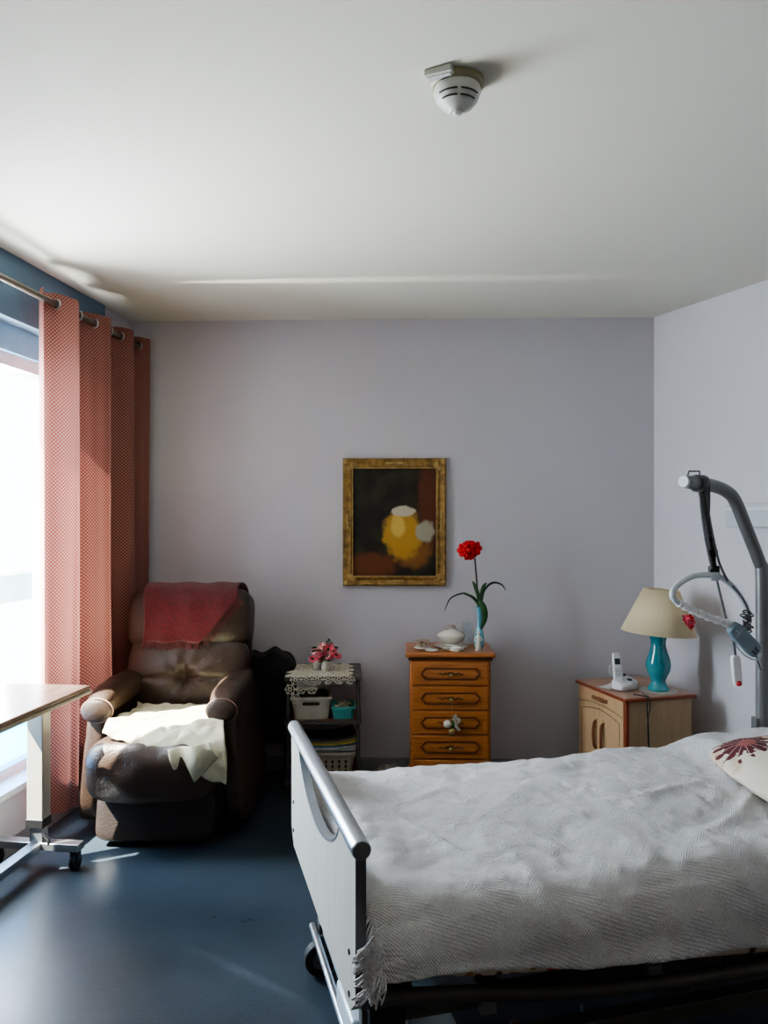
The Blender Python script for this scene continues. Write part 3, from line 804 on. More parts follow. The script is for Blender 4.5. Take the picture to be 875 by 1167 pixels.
def blossom(bm, p, r, n=5, tilt=None):
    tl = tilt or Vector((random.uniform(-1, 1), random.uniform(-1.3, .1), random.uniform(0, 1))).normalized()
    q = tl.to_track_quat('Z', 'Y').to_matrix().to_4x4()
    for k in range(n):
        a = 2*pi*k/n; mt = Matrix.Translation(p) @ q @ Matrix.Rotation(a, 4, 'Z') @ Matrix.Translation((r*.5, 0, r*.12)) @ Matrix.Rotation(-.5, 4, 'Y')
        puff(bm, (0, 0, 0), (r*.55, r*.42, r*.10), 2.0, 4, None, mt)
    puff(bm, p, (r*.2,)*3, 2, 3)
for k, p in enumerate(heads):
    bm = B(); blossom(bm, p, .021+.008*random.random(), 5); obj('blossom', bm, M['petal_pink' if k % 3 else 'petal_pale'], fv)
bm = B()
for k in range(22):
    a = random.random()*2*pi; p = Vector((.05*cos(a), .03*sin(a), .06+.07*random.random()))
    leafblade(bm, [p, p+Vector((.01*cos(a), -.01, .006)), p+Vector((.022*cos(a), -.012, .004))], .006)
for k in range(8):
    p = Vector((.018+.006*sin(k*2), 0, .12+.006*k)); leafblade(bm, [p, p+Vector((.012*(-1)**k, 0, .008))], .004)
obj('leaves', bm, M['leaf'], fv, auto=0)
gp = MS @ Vector((.145, .16, HT+.008))
bm = B(); lathe(bm, [(0, 0), (.022, 0), (.026, .03), (.028, .055), (.024, .053), (.022, .01), (0, .008)], seg=20)
tag(obj('cup', bm, M['cream_plastic'], None, loc=gp), 'small cream pot behind the flower vase on the lace', 'pot')

# ------------------------------------------------------------------ chest of drawers
cp = on(465, 741, .722)
CWd, CDp, CHt = .405, .33, .722
ch = thing('chest_of_drawers', 'tall narrow cherry wood chest of drawers under the red flower', 'chest of drawers', (.337, 4.03, 0), radians(-1))
hw = CWd/2
bm = B(); box(bm, -hw, hw, -CDp/2, CDp/2, .05, CHt-.03); obj('carcass', bm, M['cherry'], ch, bevel=.006)
bm = B()
for ins, z in ((-.018, CHt-.034), ): pass
box(bm, -hw-.022, hw+.022, -CDp/2-.022, CDp/2, CHt-.024, CHt); tp = obj('top', bm, M['cherry'], ch, bevel=.008, bseg=4)
bm = B(); box(bm, -hw-.010, hw+.010, -CDp/2-.010, CDp/2, CHt-.040, CHt-.024); obj('top_moulding', bm, M['cherry_dark'], tp, bevel=.005)
bm = B(); box(bm, -hw-.008, hw+.008, -CDp/2-.008, CDp/2, 0, .055); obj('plinth', bm, M['cherry'], ch, bevel=.006)
dz0 = .064; dh = (CHt-.044-dz0)/5
for k in range(5):
    z0 = dz0+k*dh+.005; z1 = z0+dh-.008; zc = (z0+z1)/2
    yf = -CDp/2-.014
    bm = B(); box(bm, -hw+.012, hw-.012, yf, -CDp/2+.004, z0, z1); dr = obj('drawer', bm, M['cherry_face'], ch, bevel=.004)
    def octo(w, h, c): return [(-w+c, -h), (w-c, -h), (w-c*.5, -h*.5), (w, 0), (w-c*.5, h*.5), (w-c, h), (-w+c, h), (-w+c*.5, h*.5), (-w, 0), (-w+c*.5, -h*.5)]
    o_ = [(x, z+zc) for x, z in octo(.150, .030, .022)]; i_ = [(x, z+zc) for x, z in octo(.143, .024, .020)]
    bm = B(); ringprism(bm, o_, i_, 'y', yf-.005, yf+.001); obj('moulding', bm, M['cherry_dark'], dr, smooth=False)
    i2 = [(x, z+zc) for x, z in octo(.137, .019, .018)]
    bm = B(); prism(bm, i2, 'y', yf-.003, yf+.001); obj('raised_panel', bm, M['cherry_face'], dr, bevel=.002)
    bm = B()
    for q in range(-7, 8):
        puff(bm, (q*.0085, yf-.004, zc+.003*sin(q*1.7)), (.006, .0022, .006-.0004*abs(q)), 2, 4)
    puff(bm, (0, yf-.004, zc), (.018, .003, .010), 2.5, 6)
    obj('brass_plate', bm, M['brass_dark'], dr)
    bm = B(); lathe(bm, [(.003, 0), (.003, .010), (.009, .014), (.011, .019), (.008, .025), (0, .027)], seg=16, mtx=Matrix.Translation((0, yf-.004, zc-.004)) @ Matrix.Rotation(pi/2, 4, 'X')); obj('knob', bm, M['brass'], dr)
CT = CHt+.0008
def onchest(px, py): return on(px, py, CT)
# hanging ornament from the second drawer knob
zc4 = dz0+3*dh+.005+(dh-.008)/2
hx, hy = .337, 4.03-CDp/2-.026
orn = thing('hanging_ornament', 'cream and gold bauble cluster with ribbon hanging from a drawer knob', 'ornament', (hx, hy, zc4-.004))
bm = B(); tube(bm, smooth_path([(0, 0, .004), (.002, -.004, -.04), (-.002, -.004, -.08)], 5), .0012, 5); obj('cord', bm, M['brass'], orn)
bm = B(); puff(bm, (-.022, -.012, -.118), (.020, .018, .020), 2, 10); obj('silver_bauble', bm, M['porcelain'], orn)
bm = B(); puff(bm, (.0, -.012, -.158), (.017, .015, .022), 2, 10); obj('gold_bell', bm, M['brass'], orn)
bm = B(); puff(bm, (.006, -.010, -.122), (.009, .009, .022), 2, 8); obj('green_bud', bm, M['leaf'], orn)
bm = B()
leafblade(bm, [(.006, -.012, -.10), (.02, -.016, -.088), (.038, -.014, -.098), (.03, -.014, -.112), (.01, -.014, -.106)], .008, lambda t: 1)
leafblade(bm, [(.008, -.014, -.105), (.022, -.016, -.13), (.040, -.012, -.150)], .007, lambda t: 1)
leafblade(bm, [(.008, -.014, -.095), (.016, -.016, -.078), (.026, -.012, -.072)], .007, lambda t: 1)
obj('ribbon', bm, M['ribbon'], orn, solid=.001, auto=0)
for sgn in (-1, 1):
    bm = B(); tube(bm, smooth_path([(-.002, -.005, -.08), (sgn*.010, -.008, -.10), (sgn*.006-.006, -.01, -.135)], 5), .0012, 5); obj('cord', bm, M['brass'], orn)

# tureen
p = onchest(514, 737)
tu = thing('tureen', 'lidded cream porcelain tureen with floral knob on the chest', 'tureen', (p.x-.0, 4.03, CT), 0)
bm = B(); lathe(bm, [(0, 0), (.075, .0), (.088, .006), (.085, .010), (0, .008)], seg=32, sy=.8); obj('saucer', bm, M['porcelain'], tu)
bm = B(); lathe(bm, [(0, .010), (.038, .010), (.034, .018), (.060, .034), (.072, .052), (.074, .060), (.066, .060), (0, .03)], seg=32, sy=.75); obj('bowl', bm, M['porcelain'], tu)
bm = B(); lathe(bm, [(.076, .060), (.074, .066), (.060, .076), (.035, .087), (.012, .093), (0, .094)], seg=32, sy=.75); ld = obj('lid', bm, M['porcelain'], tu)
bm = B(); tube(bm, smooth_path([(-.026, 0, .086), (-.02, 0, .105), (0, 0, .112), (.02, 0, .105), (.026, 0, .086)], 5), .004, 6)
for q in range(7):
    a = q*2*pi/7; puff(bm, (.013*cos(a), .010*sin(a), .108+.004*sin(q*3)), (.008, .007, .007), 2, 4)
obj('knob', bm, M['porcelain_brown'], ld)
# cup on saucers
p = onchest(482, 741)
cu = thing('tea_cup', 'brown patterned porcelain cup on stacked saucers at the left of the chest', 'cup', (p.x, 3.97, CT))
bm = B(); lathe(bm, [(0, 0), (.03, 0), (.046, .008), (.044, .011), (0, .004)], seg=28); obj('saucer', bm, M['porcelain'], cu)
bm = B(); lathe(bm, [(0, .006), (.018, .006), (.016, .012), (.030, .026), (.040, .046), (.037, .046), (.026, .026), (0, .014)], seg=28); obj('bowl', bm, M['porcelain_brown'], cu)
bm = B(); tube(bm, smooth_path([(-.034, 0, .04), (-.052, 0, .042), (-.050, 0, .024), (-.028, 0, .022)], 5), .003, 6); obj('handle', bm, M['porcelain_brown'], cu)
p = onchest(490, 741)
bm = B(); lathe(bm, [(0, 0), (.025, 0), (.036, .006), (.034, .009), (0, .004)], seg=28)
tag(obj('dish', bm, M['porcelain'], None, loc=(p.x+.005, 3.90, CT)), 'small white dish at the front left of the chest', 'dish')
p = onchest(520, 742)
tk_ = thing('trinket_box', 'small round white lidded box with dark band at the front of the chest', 'box', (p.x, 3.90, CT))
bm = B(); lathe(bm, [(0, 0), (.026, 0), (.032, .005), (.032, .012), (0, .012)], seg=28, sy=.75); obj('base', bm, M['porcelain'], tk_)
bm = B(); lathe(bm, [(0, .012), (.0325, .012), (.0325, .015), (0, .015)], seg=28, sy=.75); obj('band', bm, M['porcelain_brown'], tk_)
bm = B(); lathe(bm, [(.032, .015), (.030, .021), (.018, .026), (0, .027)], seg=28, sy=.75); obj('lid', bm, M['porcelain'], tk_)
p = onchest(497, 742)
bm = B(); lathe(bm, [(0, 0), (.04, 0), (.06, .006), (.058, .009), (0, .004)], seg=28, sy=.7)
tag(obj('plate', bm, M['porcelain_brown'], None, loc=(.355, 3.935, CT)), 'small brown rimmed plate in front of the tureen', 'plate')
# photo frame
pf = thing('photo_frame', 'small silver photo frame leaning behind the vase on the chest', 'photo frame', (.450, 4.12, CT), radians(4))
bm = B(); ringprism(bm, rect(.030, .060), rect(.023, .053), 'y', -.004, .004); obj('frame', bm, M['silver'], pf, smooth=False, loc=(0, 0, .060))
bm = B(); box(bm, -.023, .023, .0, .003, -.053, .053); obj('photo', bm, M['photo'], pf, smooth=False, loc=(0, 0, .060))
bm = B(); box(bm, -.008, .008, .003, .045, 0, .004); box(bm, -.008, .008, .0035, .006, 0, .06); obj('strut', bm, M['black'], pf, smooth=False)
# figurine
fg = onchest(546, 742)
fi = thing('figurine', 'small white porcelain figurine in front of the blue vase', 'figurine', (fg.x-.002, 3.925, CT))
bm = B(); lathe(bm, [(0, 0), (.016, 0), (.017, .006), (.013, .008), (.014, .02), (.011, .04), (.008, .05), (.012, .062), (.008, .075), (.004, .079), (.0075, .084), (.009, .091), (.006, .098), (0, .1)], seg=20, sy=.8)
for s in (-1, 1): tube(bm, smooth_path([(s*.010, 0, .068), (s*.019, -.004, .056), (s*.008, -.012, .050)], 4), .0035, 6)
obj('body', bm, M['porcelain'], fi)
bm = B(); lathe(bm, [(0, 0), (.018, 0), (.018, .005), (0, .005)], seg=20); obj('base', bm, M['silver'], fi)
# blue vase + amaryllis
vz = thing('amaryllis_vase', 'slender blue glass vase holding a red amaryllis on the chest', 'vase', (.497, 4.01, CT))
bm = B(); lathe(bm, [(0, 0), (.020, 0), (.024, .012), (.027, .045), (.022, .075), (.014, .11), (.012, .16), (.015, .205), (.018, .212), (.013, .208), (.010, .15), (0, .05)], seg=26); obj('vase', bm, M['glass_blue'], vz)
am = thing('amaryllis', 'red amaryllis flower with long arching leaves in the blue vase', 'flower', (.497, 4.01, CT))
def V3(px, py): q = at(px, py, 4.01); return q-Vector((.497, 4.01, CT))
bm = B(); tube(bm, smooth_path([V3(548, 712), V3(545, 690), V3(543, 660), V3(541, 636)], 6), .0045, 8); obj('stem', bm, M['stem'], am)
bm = B()
for pts, w in (([(546, 694), (545, 680), (541, 668), (538, 662)], .010), ([(547, 692), (549, 676), (551, 668), (554, 664)], .011), ([(546, 692), (542, 684), (536, 679), (526, 676)], .008),
               ([(548, 688), (552, 672), (561, 664), (571, 666), (576, 673)], .0055), ([(545, 686), (538, 681), (528, 676), (513, 682), (506, 697)], .0045)):
    bmx = B(); leafblade(bmx, [V3(*q)+Vector((0, -.01, 0)) for q in pts], w); obj('leaf', bmx, M['leaf'] if w > .006 else M['leaf_dark'], am, solid=.0015, auto=0)
bmx = B(); leafblade(bmx, [V3(546, 684)+Vector((0, -.022, 0)), V3(550, 692)+Vector((0, -.034, 0)), V3(551, 704)+Vector((0, -.036, 0)), V3(547, 717)+Vector((0, -.032, 0))], .017); obj('leaf', bmx, M['leaf'], am, solid=.0015, auto=0)
bm.free()
for (px_, py_, tl) in ((529, 627, (-.7, -1, -.1)), (541, 625, (.5, -1, .1)), (535, 622, (-.1, -.5, 1)), (535, 631, (.1, -.8, -.8)), (535, 626, (-.1, -1, 0))):
    bm = B(); p = V3(px_, py_); tl = Vector(tl).normalized(); q = tl.to_track_quat('Z', 'Y').to_matrix().to_4x4()
    for k in range(6):
        mt = Matrix.Translation(p) @ q @ Matrix.Rotation(2*pi*k/6, 4, 'Z')
        pts = [mt @ Vector(v) for v in ((.003, 0, -.01), (.014, 0, .006), (.028, 0, .014), (.040, 0, .010))]
        n_ = 8; path = smooth_path(pts, 4); side = mt.to_3x3() @ Vector((0, 1, 0))
        rows = []
        for i2, pt in enumerate(path):
            t = i2/(len(path)-1); w = .014*sin(pi*min(1, .15+.85*t))**.6+.001
            rows.append([bm.verts.new(pt-side*w), bm.verts.new(pt-(mt.to_3x3() @ Vector((0, 0, 1)))*.003), bm.verts.new(pt+side*w)])
        for A_, B_ in zip(rows, rows[1:]):
            bm.faces.new((A_[0], A_[1], B_[1], B_[0])); bm.faces.new((A_[1], A_[2], B_[2], B_[1]))
    obj('bloom', bm, M['petal_red'], am, solid=.001, auto=0)

# ------------------------------------------------------------------ bedside cabinet
NH = .54
c0 = on(712, 797, NH); nyaw = radians(15.5)
bs = thing('bedside_cabinet', 'light beech bedside cabinet with red-brown edging in the corner', 'cabinet', (c0.x, c0.y, 0), nyaw)
MN = Matrix.Translation((c0.x, c0.y, 0)) @ Matrix.Rotation(nyaw, 4, 'Z')
NW, ND = .402, .468          # x, y
bm = B(); box(bm, .022, NW-.02, .018, ND-.018, .06, NH-.02); obj('carcass', bm, M['beech_side'], bs, bevel=.003)
bm = B(); box(bm, 0, NW, 0, ND, NH-.018, NH-.0035); tp = obj('top', bm, M['redwood'], bs, bevel=.005)
bm = B(); box(bm, .008, NW-.008, .008, ND-.008, NH-.004, NH); obj('top_surface', bm, M['table_top_wood'], tp, smooth=False)
bm = B(); box(bm, .014, .034, .014, .034, .0, NH-.018); obj('corner_post', bm, M['redwood'], bs, bevel=.003)
bm = B(); box(bm, .02, NW-.02, .02, ND-.02, 0, .06); obj('plinth', bm, M['redwood'], bs)
# drawer front and doors on the x=0 side
xf = .013
bm = B()
n = 14; zt = NH-.022
low = [(.036+(ND-.056)*k/n, .442+.020*sin(pi*k/n)) for k in range(n+1)]
prism(bm, low+[(ND-.02, zt), (.036, zt)], 'x', xf, .024); dr = obj('drawer', bm, M['beech'], bs, bevel=.0015)
bm = B(); yc = ND/2+.005
tube(bm, smooth_path([(xf+.002, yc-.065, .485), (xf-.014, yc-.045, .487), (xf-.017, yc, .488), (xf-.014, yc+.045, .487), (xf+.002, yc+.065, .485)], 5), .007, 8, flat=1.3); obj('handle', bm, M['handle_wood'], dr)
bm = B(); lathe(bm, [(0, -.001), (.05, -.001), (.05, .001), (0, .001)], seg=30, sy=.22, mtx=Matrix.Translation((xf-.001, yc, .484)) @ Matrix.Rotation(pi/2, 4, 'Z') @ Matrix.Rotation(pi/2, 4, 'X')); obj('handle_recess', bm, M['redwood'], dr)
for k in range(2):
    y0, y1 = (.036, ND/2+.006) if k == 0 else (ND/2+.009, ND-.02)
    bm = B(); pts = []
    for q in range(9):
        y = y0+(y1-y0)*q/8; pts.append((y, .434+.020*sin(pi*(y-.036)/(ND-.056))))
    prism(bm, [(y1, .065), (y0, .065)]+pts, 'x', xf, .024); dd = obj('door', bm, M['beech'], bs, bevel=.0015)
    yh = y1-.035 if k == 0 else y0+.035
    bm = B(); s = 1 if k == 0 else -1
    tube(bm, smooth_path([(xf+.002, yh, .37), (xf-.014, yh+.002*s, .355), (xf-.018, yh, .30), (xf-.014, yh+.002*s, .245), (xf+.002, yh, .23)], 6), .007, 8); obj('handle', bm, M['handle_wood'], dd)
    bm = B(); path = [(yh+.010*s, .385), (yh-.012*s, .35), (yh-.020*s, .30), (yh-.012*s, .25), (yh+.010*s, .215)]
    prism(bm, path, 'x', xf-.002, xf+.002); obj('handle_inlay', bm, M['beech_side'], dd, smooth=False)
    bm = B(); ys = y0+.03 if k == 0 else y1-.03
    zt_ = .44-.02
    tube(bm, [(xf, ys, .08), (xf, ys, .405), (xf, (y0+y1)/2, .422), (xf, y1 if k == 0 else y0, .434)], .0018, 5); obj('groove', bm, M['groove'], dd)
    
# lamp
lp = on(750, 786, NH+.004)
dl = on(752, 787, NH)
lampbase = Vector((lp.x, lp.y, NH+.0035))
bm = B()
for r0 in (.025, .045, .065, .085):
    pts = [(r0*cos(a)*(1+.04*sin(12*a)), r0*sin(a)*(1+.04*sin(12*a)), .0015) for a in [2*pi*k/48 for k in range(48)]]
    tube(bm, pts, .0019, 5, closed=True)
lathe(bm, [(0, .0), (.088, .0), (.092, .0015), (.088, .0025), (0, .0022)], seg=36)
tag(obj('doily', bm, M['doily'], None, loc=(lampbase.x, lampbase.y, NH+.0004)), 'round white crocheted doily under the lamp', 'doily')
lampbase.z = NH+.004
LM = thing('table_lamp', 'table lamp with turquoise baluster base and cream conical shade', 'lamp', lampbase)
bm = B(); lathe(bm, [(0, 0), (.050, 0), (.053, .008), (.047, .016), (.036, .035), (.034, .048), (.044, .070), (.057, .098), (.061, .125), (.056, .155), (.044, .190), (.036, .220), (.036, .245), (.044, .268), (.047, .280), (.042, .288), (.02, .292), (0, .292)], seg=40); obj('base', bm, M['teal_glass'], LM)
bm = B(); tube(bm, [(0, 0, .29), (0, 0, .42)], .007, 10); lathe(bm, [(0, .36), (.014, .36), (.014, .39), (0, .39)]); st_ = obj('stem', bm, M['brass'], LM)
bm = B(); lathe(bm, [(0, .39), (.022, .40), (.030, .43), (.024, .455), (0, .465)], seg=20); obj('bulb', bm, M['white_plastic'], st_)
bm = B(); n = 48
prof = [(.178, .285), (.085, .500)]
V = [[bm.verts.new((r*cos(2*pi*k/n), r*sin(2*pi*k/n), z)) for k in range(n)] for r, z in prof]
for k in range(n): bm.faces.new((V[0][k], V[0][(k+1) % n], V[1][(k+1) % n], V[1][k]))
shd = obj('lamp_shade', bm, M['lampshade'], LM, solid=.003)
shd.rotation_euler = (0, radians(4), 0); shd.location = (-.02, 0, 0)
bm = B()
for k in range(3):
    a = 2*pi*k/3; tube(bm, [(0, 0, .475), (.086*cos(a), .086*sin(a), .485)], .0018, 5)
tube(bm, [(0, 0, .42), (0, 0, .478)], .003, 6); obj('shade_ring', bm, M['brass'], LM)
fp = at(783, 709, lp.y-.115)-lampbase
rs = thing('paper_flower', 'red artificial flower clipped to the edge of the lampshade', 'flower', lampbase+fp)
for k in range(7):
    bm = B(); a = 2*pi*k/6; blossom(bm, Vector((.022*cos(a), -.004, .022*sin(a))) if k < 6 else Vector((0, -.012, 0)), .020, 5, Vector((.5*cos(a), -1, .5*sin(a)))); obj('petals', bm, M['petal_red'] if k % 2 else M['petal_pink'], rs)
# small dish stack behind the lamp
q = on(733, 780, NH)
dsh = thing('lidded_dish', 'small cream lidded dish behind the telephone', 'dish', MN @ Vector((.17, .27, NH+.001)))
bm = B(); lathe(bm, [(0, 0), (.035, 0), (.055, .012), (.055, .018), (.04, .018), (0, .018)], seg=28); obj('base', bm, M['porcelain'], dsh)
bm = B(); lathe(bm, [(.050, .018), (.052, .024), (.040, .036), (.015, .045), (0, .046)], seg=28); ld = obj('lid', bm, M['porcelain'], dsh)
bm = B(); lathe(bm, [(.004, .045), (.005, .052), (.009, .057), (0, .060)], seg=14); obj('knob', bm, M['black'], ld)
# paper
bm = B(); sheet(bm, lambda i, j: Vector((-.055+.11*i, -.035+.07*j, .004+.012*i*i*j)), 10, 6)
tag(obj('paper_note', bm, M['paper'], None, loc=MN @ Vector((.075, .24, NH+.001)), rotz=nyaw+.3, solid=.001), 'folded white paper lying behind the telephone', 'paper')
# telephone
tp0 = on(712, 786, NH)
ph = thing('cordless_telephone', 'white cordless telephone handset standing in its base station', 'telephone', (tp0.x, tp0.y, NH+.0012), radians(28))
bm = B(); puff(bm, (0, 0, .024), (.062, .042, .024), 5, 14, lambda x, y, z: (x, y, z+(.010*(y/.042)+.006*(x/.062) if z > 0 else 0))); bse = obj('base_station', bm, M['white_plastic'], ph)
bm = B(); puff(bm, (.020, -.012, .050), (.014, .012, .0035), 2.4, 8, None, Matrix.Rotation(.3, 4, 'X')); obj('display', bm, M['remote_dark'], bse)
bm = B()
for k in range(4):
    puff(bm, (.012+.012*(k % 2), -.034+.004*(k//2), .040-.0*(k//2)), (.004, .004, .004), 2.4, 5)
obj('buttons', bm, M['grey_plastic'], bse)
HMx = Matrix.Translation((-.030, .012, .035)) @ Matrix.Rotation(radians(-14), 4, 'X') @ Matrix.Rotation(radians(6), 4, 'Y') @ Matrix.Rotation(radians(-28), 4, 'Z')
bm = B(); puff(bm, (0, 0, .072), (.023, .012, .078), 4.5, 16, lambda x, y, z: (x*(1-.12*(z/.078)), y, z)); hs = obj('handset', bm, M['white_plastic'], ph); hs.matrix_local = HMx
bm = B(); box(bm, -.014, .014, -.0135, -.011, .088, .118); obj('handset_screen', bm, M['remote_dark'], hs, bevel=.002)
bm = B(); tube(bm, smooth_path([(-.022, .0, .085), (-.036, .0, .080), (-.038, .0, .045), (-.024, 0, .035)], 5), .005, 8); obj('clip', bm, M['grey_plastic'], hs)
bm = B()
for r_ in range(4):
    for c_ in range(3): puff(bm, (-.010+.010*c_, -.0125, .030+.012*r_), (.0035, .002, .004), 3, 3)
obj('keypad', bm, M['grey_plastic'], hs)
# cables on the cabinet side
bm = B(); q0 = MN @ Vector((.10, -.003, NH+.002))
pa = [MN @ Vector(v) for v in ((.085, .06, NH+.006), (.11, .02, NH+.005), (.118, -.006, NH), (.115, -.008, NH-.06), (.125, -.006, .36), (.128, -.006, .1), (.13, -.01, .01))]
tube(bm, smooth_path(pa, 6), .0028, 6)
pa = [MN @ Vector(v) for v in ((.13, .05, NH+.006), (.128, .015, NH+.005), (.128, -.006, NH), (.128, -.010, NH-.05), (.118, -.008, .40), (.134, -.006, .1), (.14, -.01, .01))]
tube(bm, smooth_path(pa, 6), .0025, 6)
tag(obj('power_cord', bm, M['black'], None), 'pair of black cords running down the side of the bedside cabinet', 'cord')

# ------------------------------------------------------------------ wall rail on the right
wr_ = thing('wall_lamp_rail', 'pale horizontal service rail on the wall above the bed head', 'rail', MR @ Vector((0, 0, 0)), aR)
bm = B(); box(bm, .53, 2.6, -.05, 0, 1.355, 1.465); obj('housing', bm, M['pvc'], wr_, bevel=.006)
bm = B(); box(bm, .53, 2.6, -.053, -.049, 1.435, 1.448); obj('strip', bm, M['white_plastic'], wr_, smooth=False)

# ------------------------------------------------------------------ bed
byaw = radians(14.8); b0 = Vector((-.049, 1.592, 0))
MBd = Matrix.Translation(b0) @ Matrix.Rotation(byaw, 4, 'Z')     # x: foot -> head, y: near -> far side
bed = thing('hospital_bed', 'adjustable hospital bed with white wood footboard and steel underframe', 'bed', b0, byaw)
BW, BL = .95, 1.90; FT, FB = .715, .35
def footboard_material():
    return mat('white_woodgrain', (.60, .58, .51), .45, col2=(.52, .50, .44), vscale=2.5, stretch=(8, 16, 1.0))
M['board'] = footboard_material()
M['board_edge'] = mat('grey_edge', (.085, .08, .085), .5, var=.05)
def board(parent, x0, x1, top, bot, name):
    # board with a lens-shaped hand opening beneath its top rail
    n = 24; a, b_ = .17, BW-.17
    bm = B(); topz = top-.018
    cols = [0, .05]+[a+(b_-a)*k/n for k in range(n+1)]+[BW-.05, BW]
    def lowz(y):
        if y <= a or y >= b_: return None
        t = (y-a)/(b_-a); return topz-.115*sin(pi*t)**.6
    for i in range(len(cols)-1):
        y0, y1 = cols[i], cols[i+1]
        z0, z1 = lowz(y0), lowz(y1); z0 = topz if z0 is None else z0; z1 = topz if z1 is None else z1
        bb = [bot, bot]
        if y0 == 0: bb[0] = bot+.045
        if y1 == BW: bb[1] = bot+.045
        prism(bm, [(y0, bb[0]), (y1, bb[1]), (y1, z1), (y0, z0)], 'x', x0, x1)
    bmesh.ops.remove_doubles(bm, verts=bm.verts[:], dist=1e-5)
    o = obj(name, bm, M['board'], parent, smooth=False)
    bm = B(); pts = [(y, lowz(y) if lowz(y) else topz) for y in cols[2:-2]]
    for (y0, z0), (y1, z1) in zip(pts, pts[1:]):
        prism(bm, [(y0, z0-.001), (y1, z1-.001), (y1, z1+.005), (y0, z0+.005)], 'x', x0-.002, x1+.002)
    obj('opening_trim', bm, M['alu'], o, smooth=False)
    bm = B()
    box(bm, x0-.001, x1+.001, -.006, 0, bot+.045, topz); obj('edge_strip', bm, M['board_edge'], o, smooth=False)
    bm = B(); box(bm, x0-.001, x1+.001, BW, BW+.006, bot+.045, topz); obj('edge_strip', bm, M['board_edge'], o, smooth=False)
    bm = B(); tube(bm, [((x0+x1)/2, -.012, top), ((x0+x1)/2, BW+.012, top)], .021, 24); r_ = obj('top_rail', bm, M['alu'], o, bevel=.003)
    for y in (-.014, BW+.008):
        bm = B(); tube(bm, [((x0+x1)/2, y, top), ((x0+x1)/2, y+.006, top)], .019, 24); obj('end_cap', bm, M['pole'], r_)
    for y, z in ((.06, bot+.03), (.06, bot+.12), (BW-.05, bot+.05), (BW-.05, bot+.14)):
        bm = B(); tube(bm, [(x0-.003, y, z), (x0+.001, y, z)], .006, 12); obj('bolt', bm, M['black'], o)
    return o
fb = board(bed, -.010, .010, FT, FB, 'footboard')
board(bed, BL+.02, BL+.044, .80, .35, 'headboard')
# frame
bm = B()
for y in (.03, BW-.03): tube(bm, smooth_path([(.02, y, .380), (.22, y, .362), (.45, y, .328), (.7, y, .308), (1.0, y, .302), (1.3, y, .31), (BL+.02, y, .31)], 6), .017, 12)
obj('side_tube', bm, M['darksteel'], bed)
bm = B()
for y in (.085, BW-.085): box(bm, .02, BL+.02, y-.015, y+.015, .295, .330)
for x in (.05, .5, .95, 1.4, 1.85): box(bm, x-.015, x+.015, .06, BW-.06, .298, .326)
obj('bed_frame', bm, M['darksteel'], bed, smooth=False)
for x in (.30, .72, 1.20, 1.62):
    bm = B(); box(bm, x-.018, x+.018, .034, .055, .30, .345); obj('bracket', bm, M['pole'], bed, smooth=False)
bm = B(); box(bm, .03, .11, .04, .11, .27, .37); obj('corner_bracket', bm, M['black'], bed, bevel=.004)
# slats
bm = B()
for k in range(9): box(bm, .1+.2*k, .15+.2*k, .08, BW-.08, .326, .334)
obj('slats', bm, M['darksteel'], bed, smooth=False)
# lifting arms and chassis
def slant(p, q, w, t, name, mm):
    p, q = Vector(p), Vector(q); d = q-p; L_ = d.length
    mt = Matrix.Translation(p) @ d.to_track_quat('X', 'Z').to_matrix().to_4x4()
    bm = B(); box(bm, 0, L_, -w/2, w/2, -t/2, t/2, mt); 
    return obj(name, bm, mm, bed, bevel=.004)
slant((.08, .30, .155), (.50, .30, .30), .05, .03, 'lifting_arm', M['bluesteel'])
slant((.08, BW-.30, .155), (.50, BW-.30, .30), .05, .03, 'lifting_arm', M['bluesteel'])
slant((1.75, .30, .155), (1.35, .30, .30), .05, .03, 'lifting_arm', M['bluesteel'])
slant((1.75, BW-.30, .155), (1.35, BW-.30, .30), .05, .03, 'lifting_arm', M['bluesteel'])
bm = B()
for y in (.16, BW-.16): box(bm, .05, 1.80, y-.022, y+.022, .125, .165)
obj('chassis', bm, M['darksteel'], bed, bevel=.004)
bm = B(); box(bm, .02, .16, .18, .36, .165, .235); box(bm, .17, .27, .14, .30, .165, .215); obj('motor_housing', bm, M['housing'], bed, bevel=.01)
bm = B(); box(bm, .06, .066, .17, .37, .234, .238); box(bm, .12, .126, .17, .37, .234, .238); obj('housing_ribs', bm, M['alu'], bed, smooth=False)
bm = B(); tube(bm, smooth_path([(.5, .42, .19), (.9, .45, .25), (1.2, .45, .30)], 4), .03, 12); obj('actuator', bm, M['black'], bed)
bm = B(); tube(bm, [(.035, .14, .135), (.035, BW-.14, .135)], .011, 12); obj('brake_bar', bm, M['chrome'], bed)
bm = B(); box(bm, .06, .10, .12, BW-.12, .125, .165); box(bm, 1.75, 1.79, .12, BW-.12, .125, .165); obj('cross_member', bm, M['bluesteel'], bed, bevel=.003)
for x in (.055, 1.78):
    for y in (.16, BW-.17):
        bm = B(); tube(bm, [(x, y-.018, .05), (x, y+.018, .05)], .05, 28); c_ = obj('caster', bm, M['rubber'], bed, bevel=.004)
        bm = B(); tube(bm, [(x, y-.022, .05), (x, y+.022, .05)], .026, 20); obj('hub', bm, M['pole'], c_)
        bm = B(); box(bm, x-.016, x+.016, y-.026, y-.021, .05, .125); box(bm, x-.016, x+.016, y+.021, y+.026, .05, .125); box(bm, x-.016, x+.016, y-.026, y+.026, .108, .128); tube(bm, [(x, y, .12), (x, y, .205)], .008, 8); obj('fork', bm, M['pole'], c_, smooth=False)
bm = B(); puff(bm, (.055, BW-.215, .185), (.012, .022, .008), 3, 5); obj('brake_pedal', bm, M['chrome'], bed)
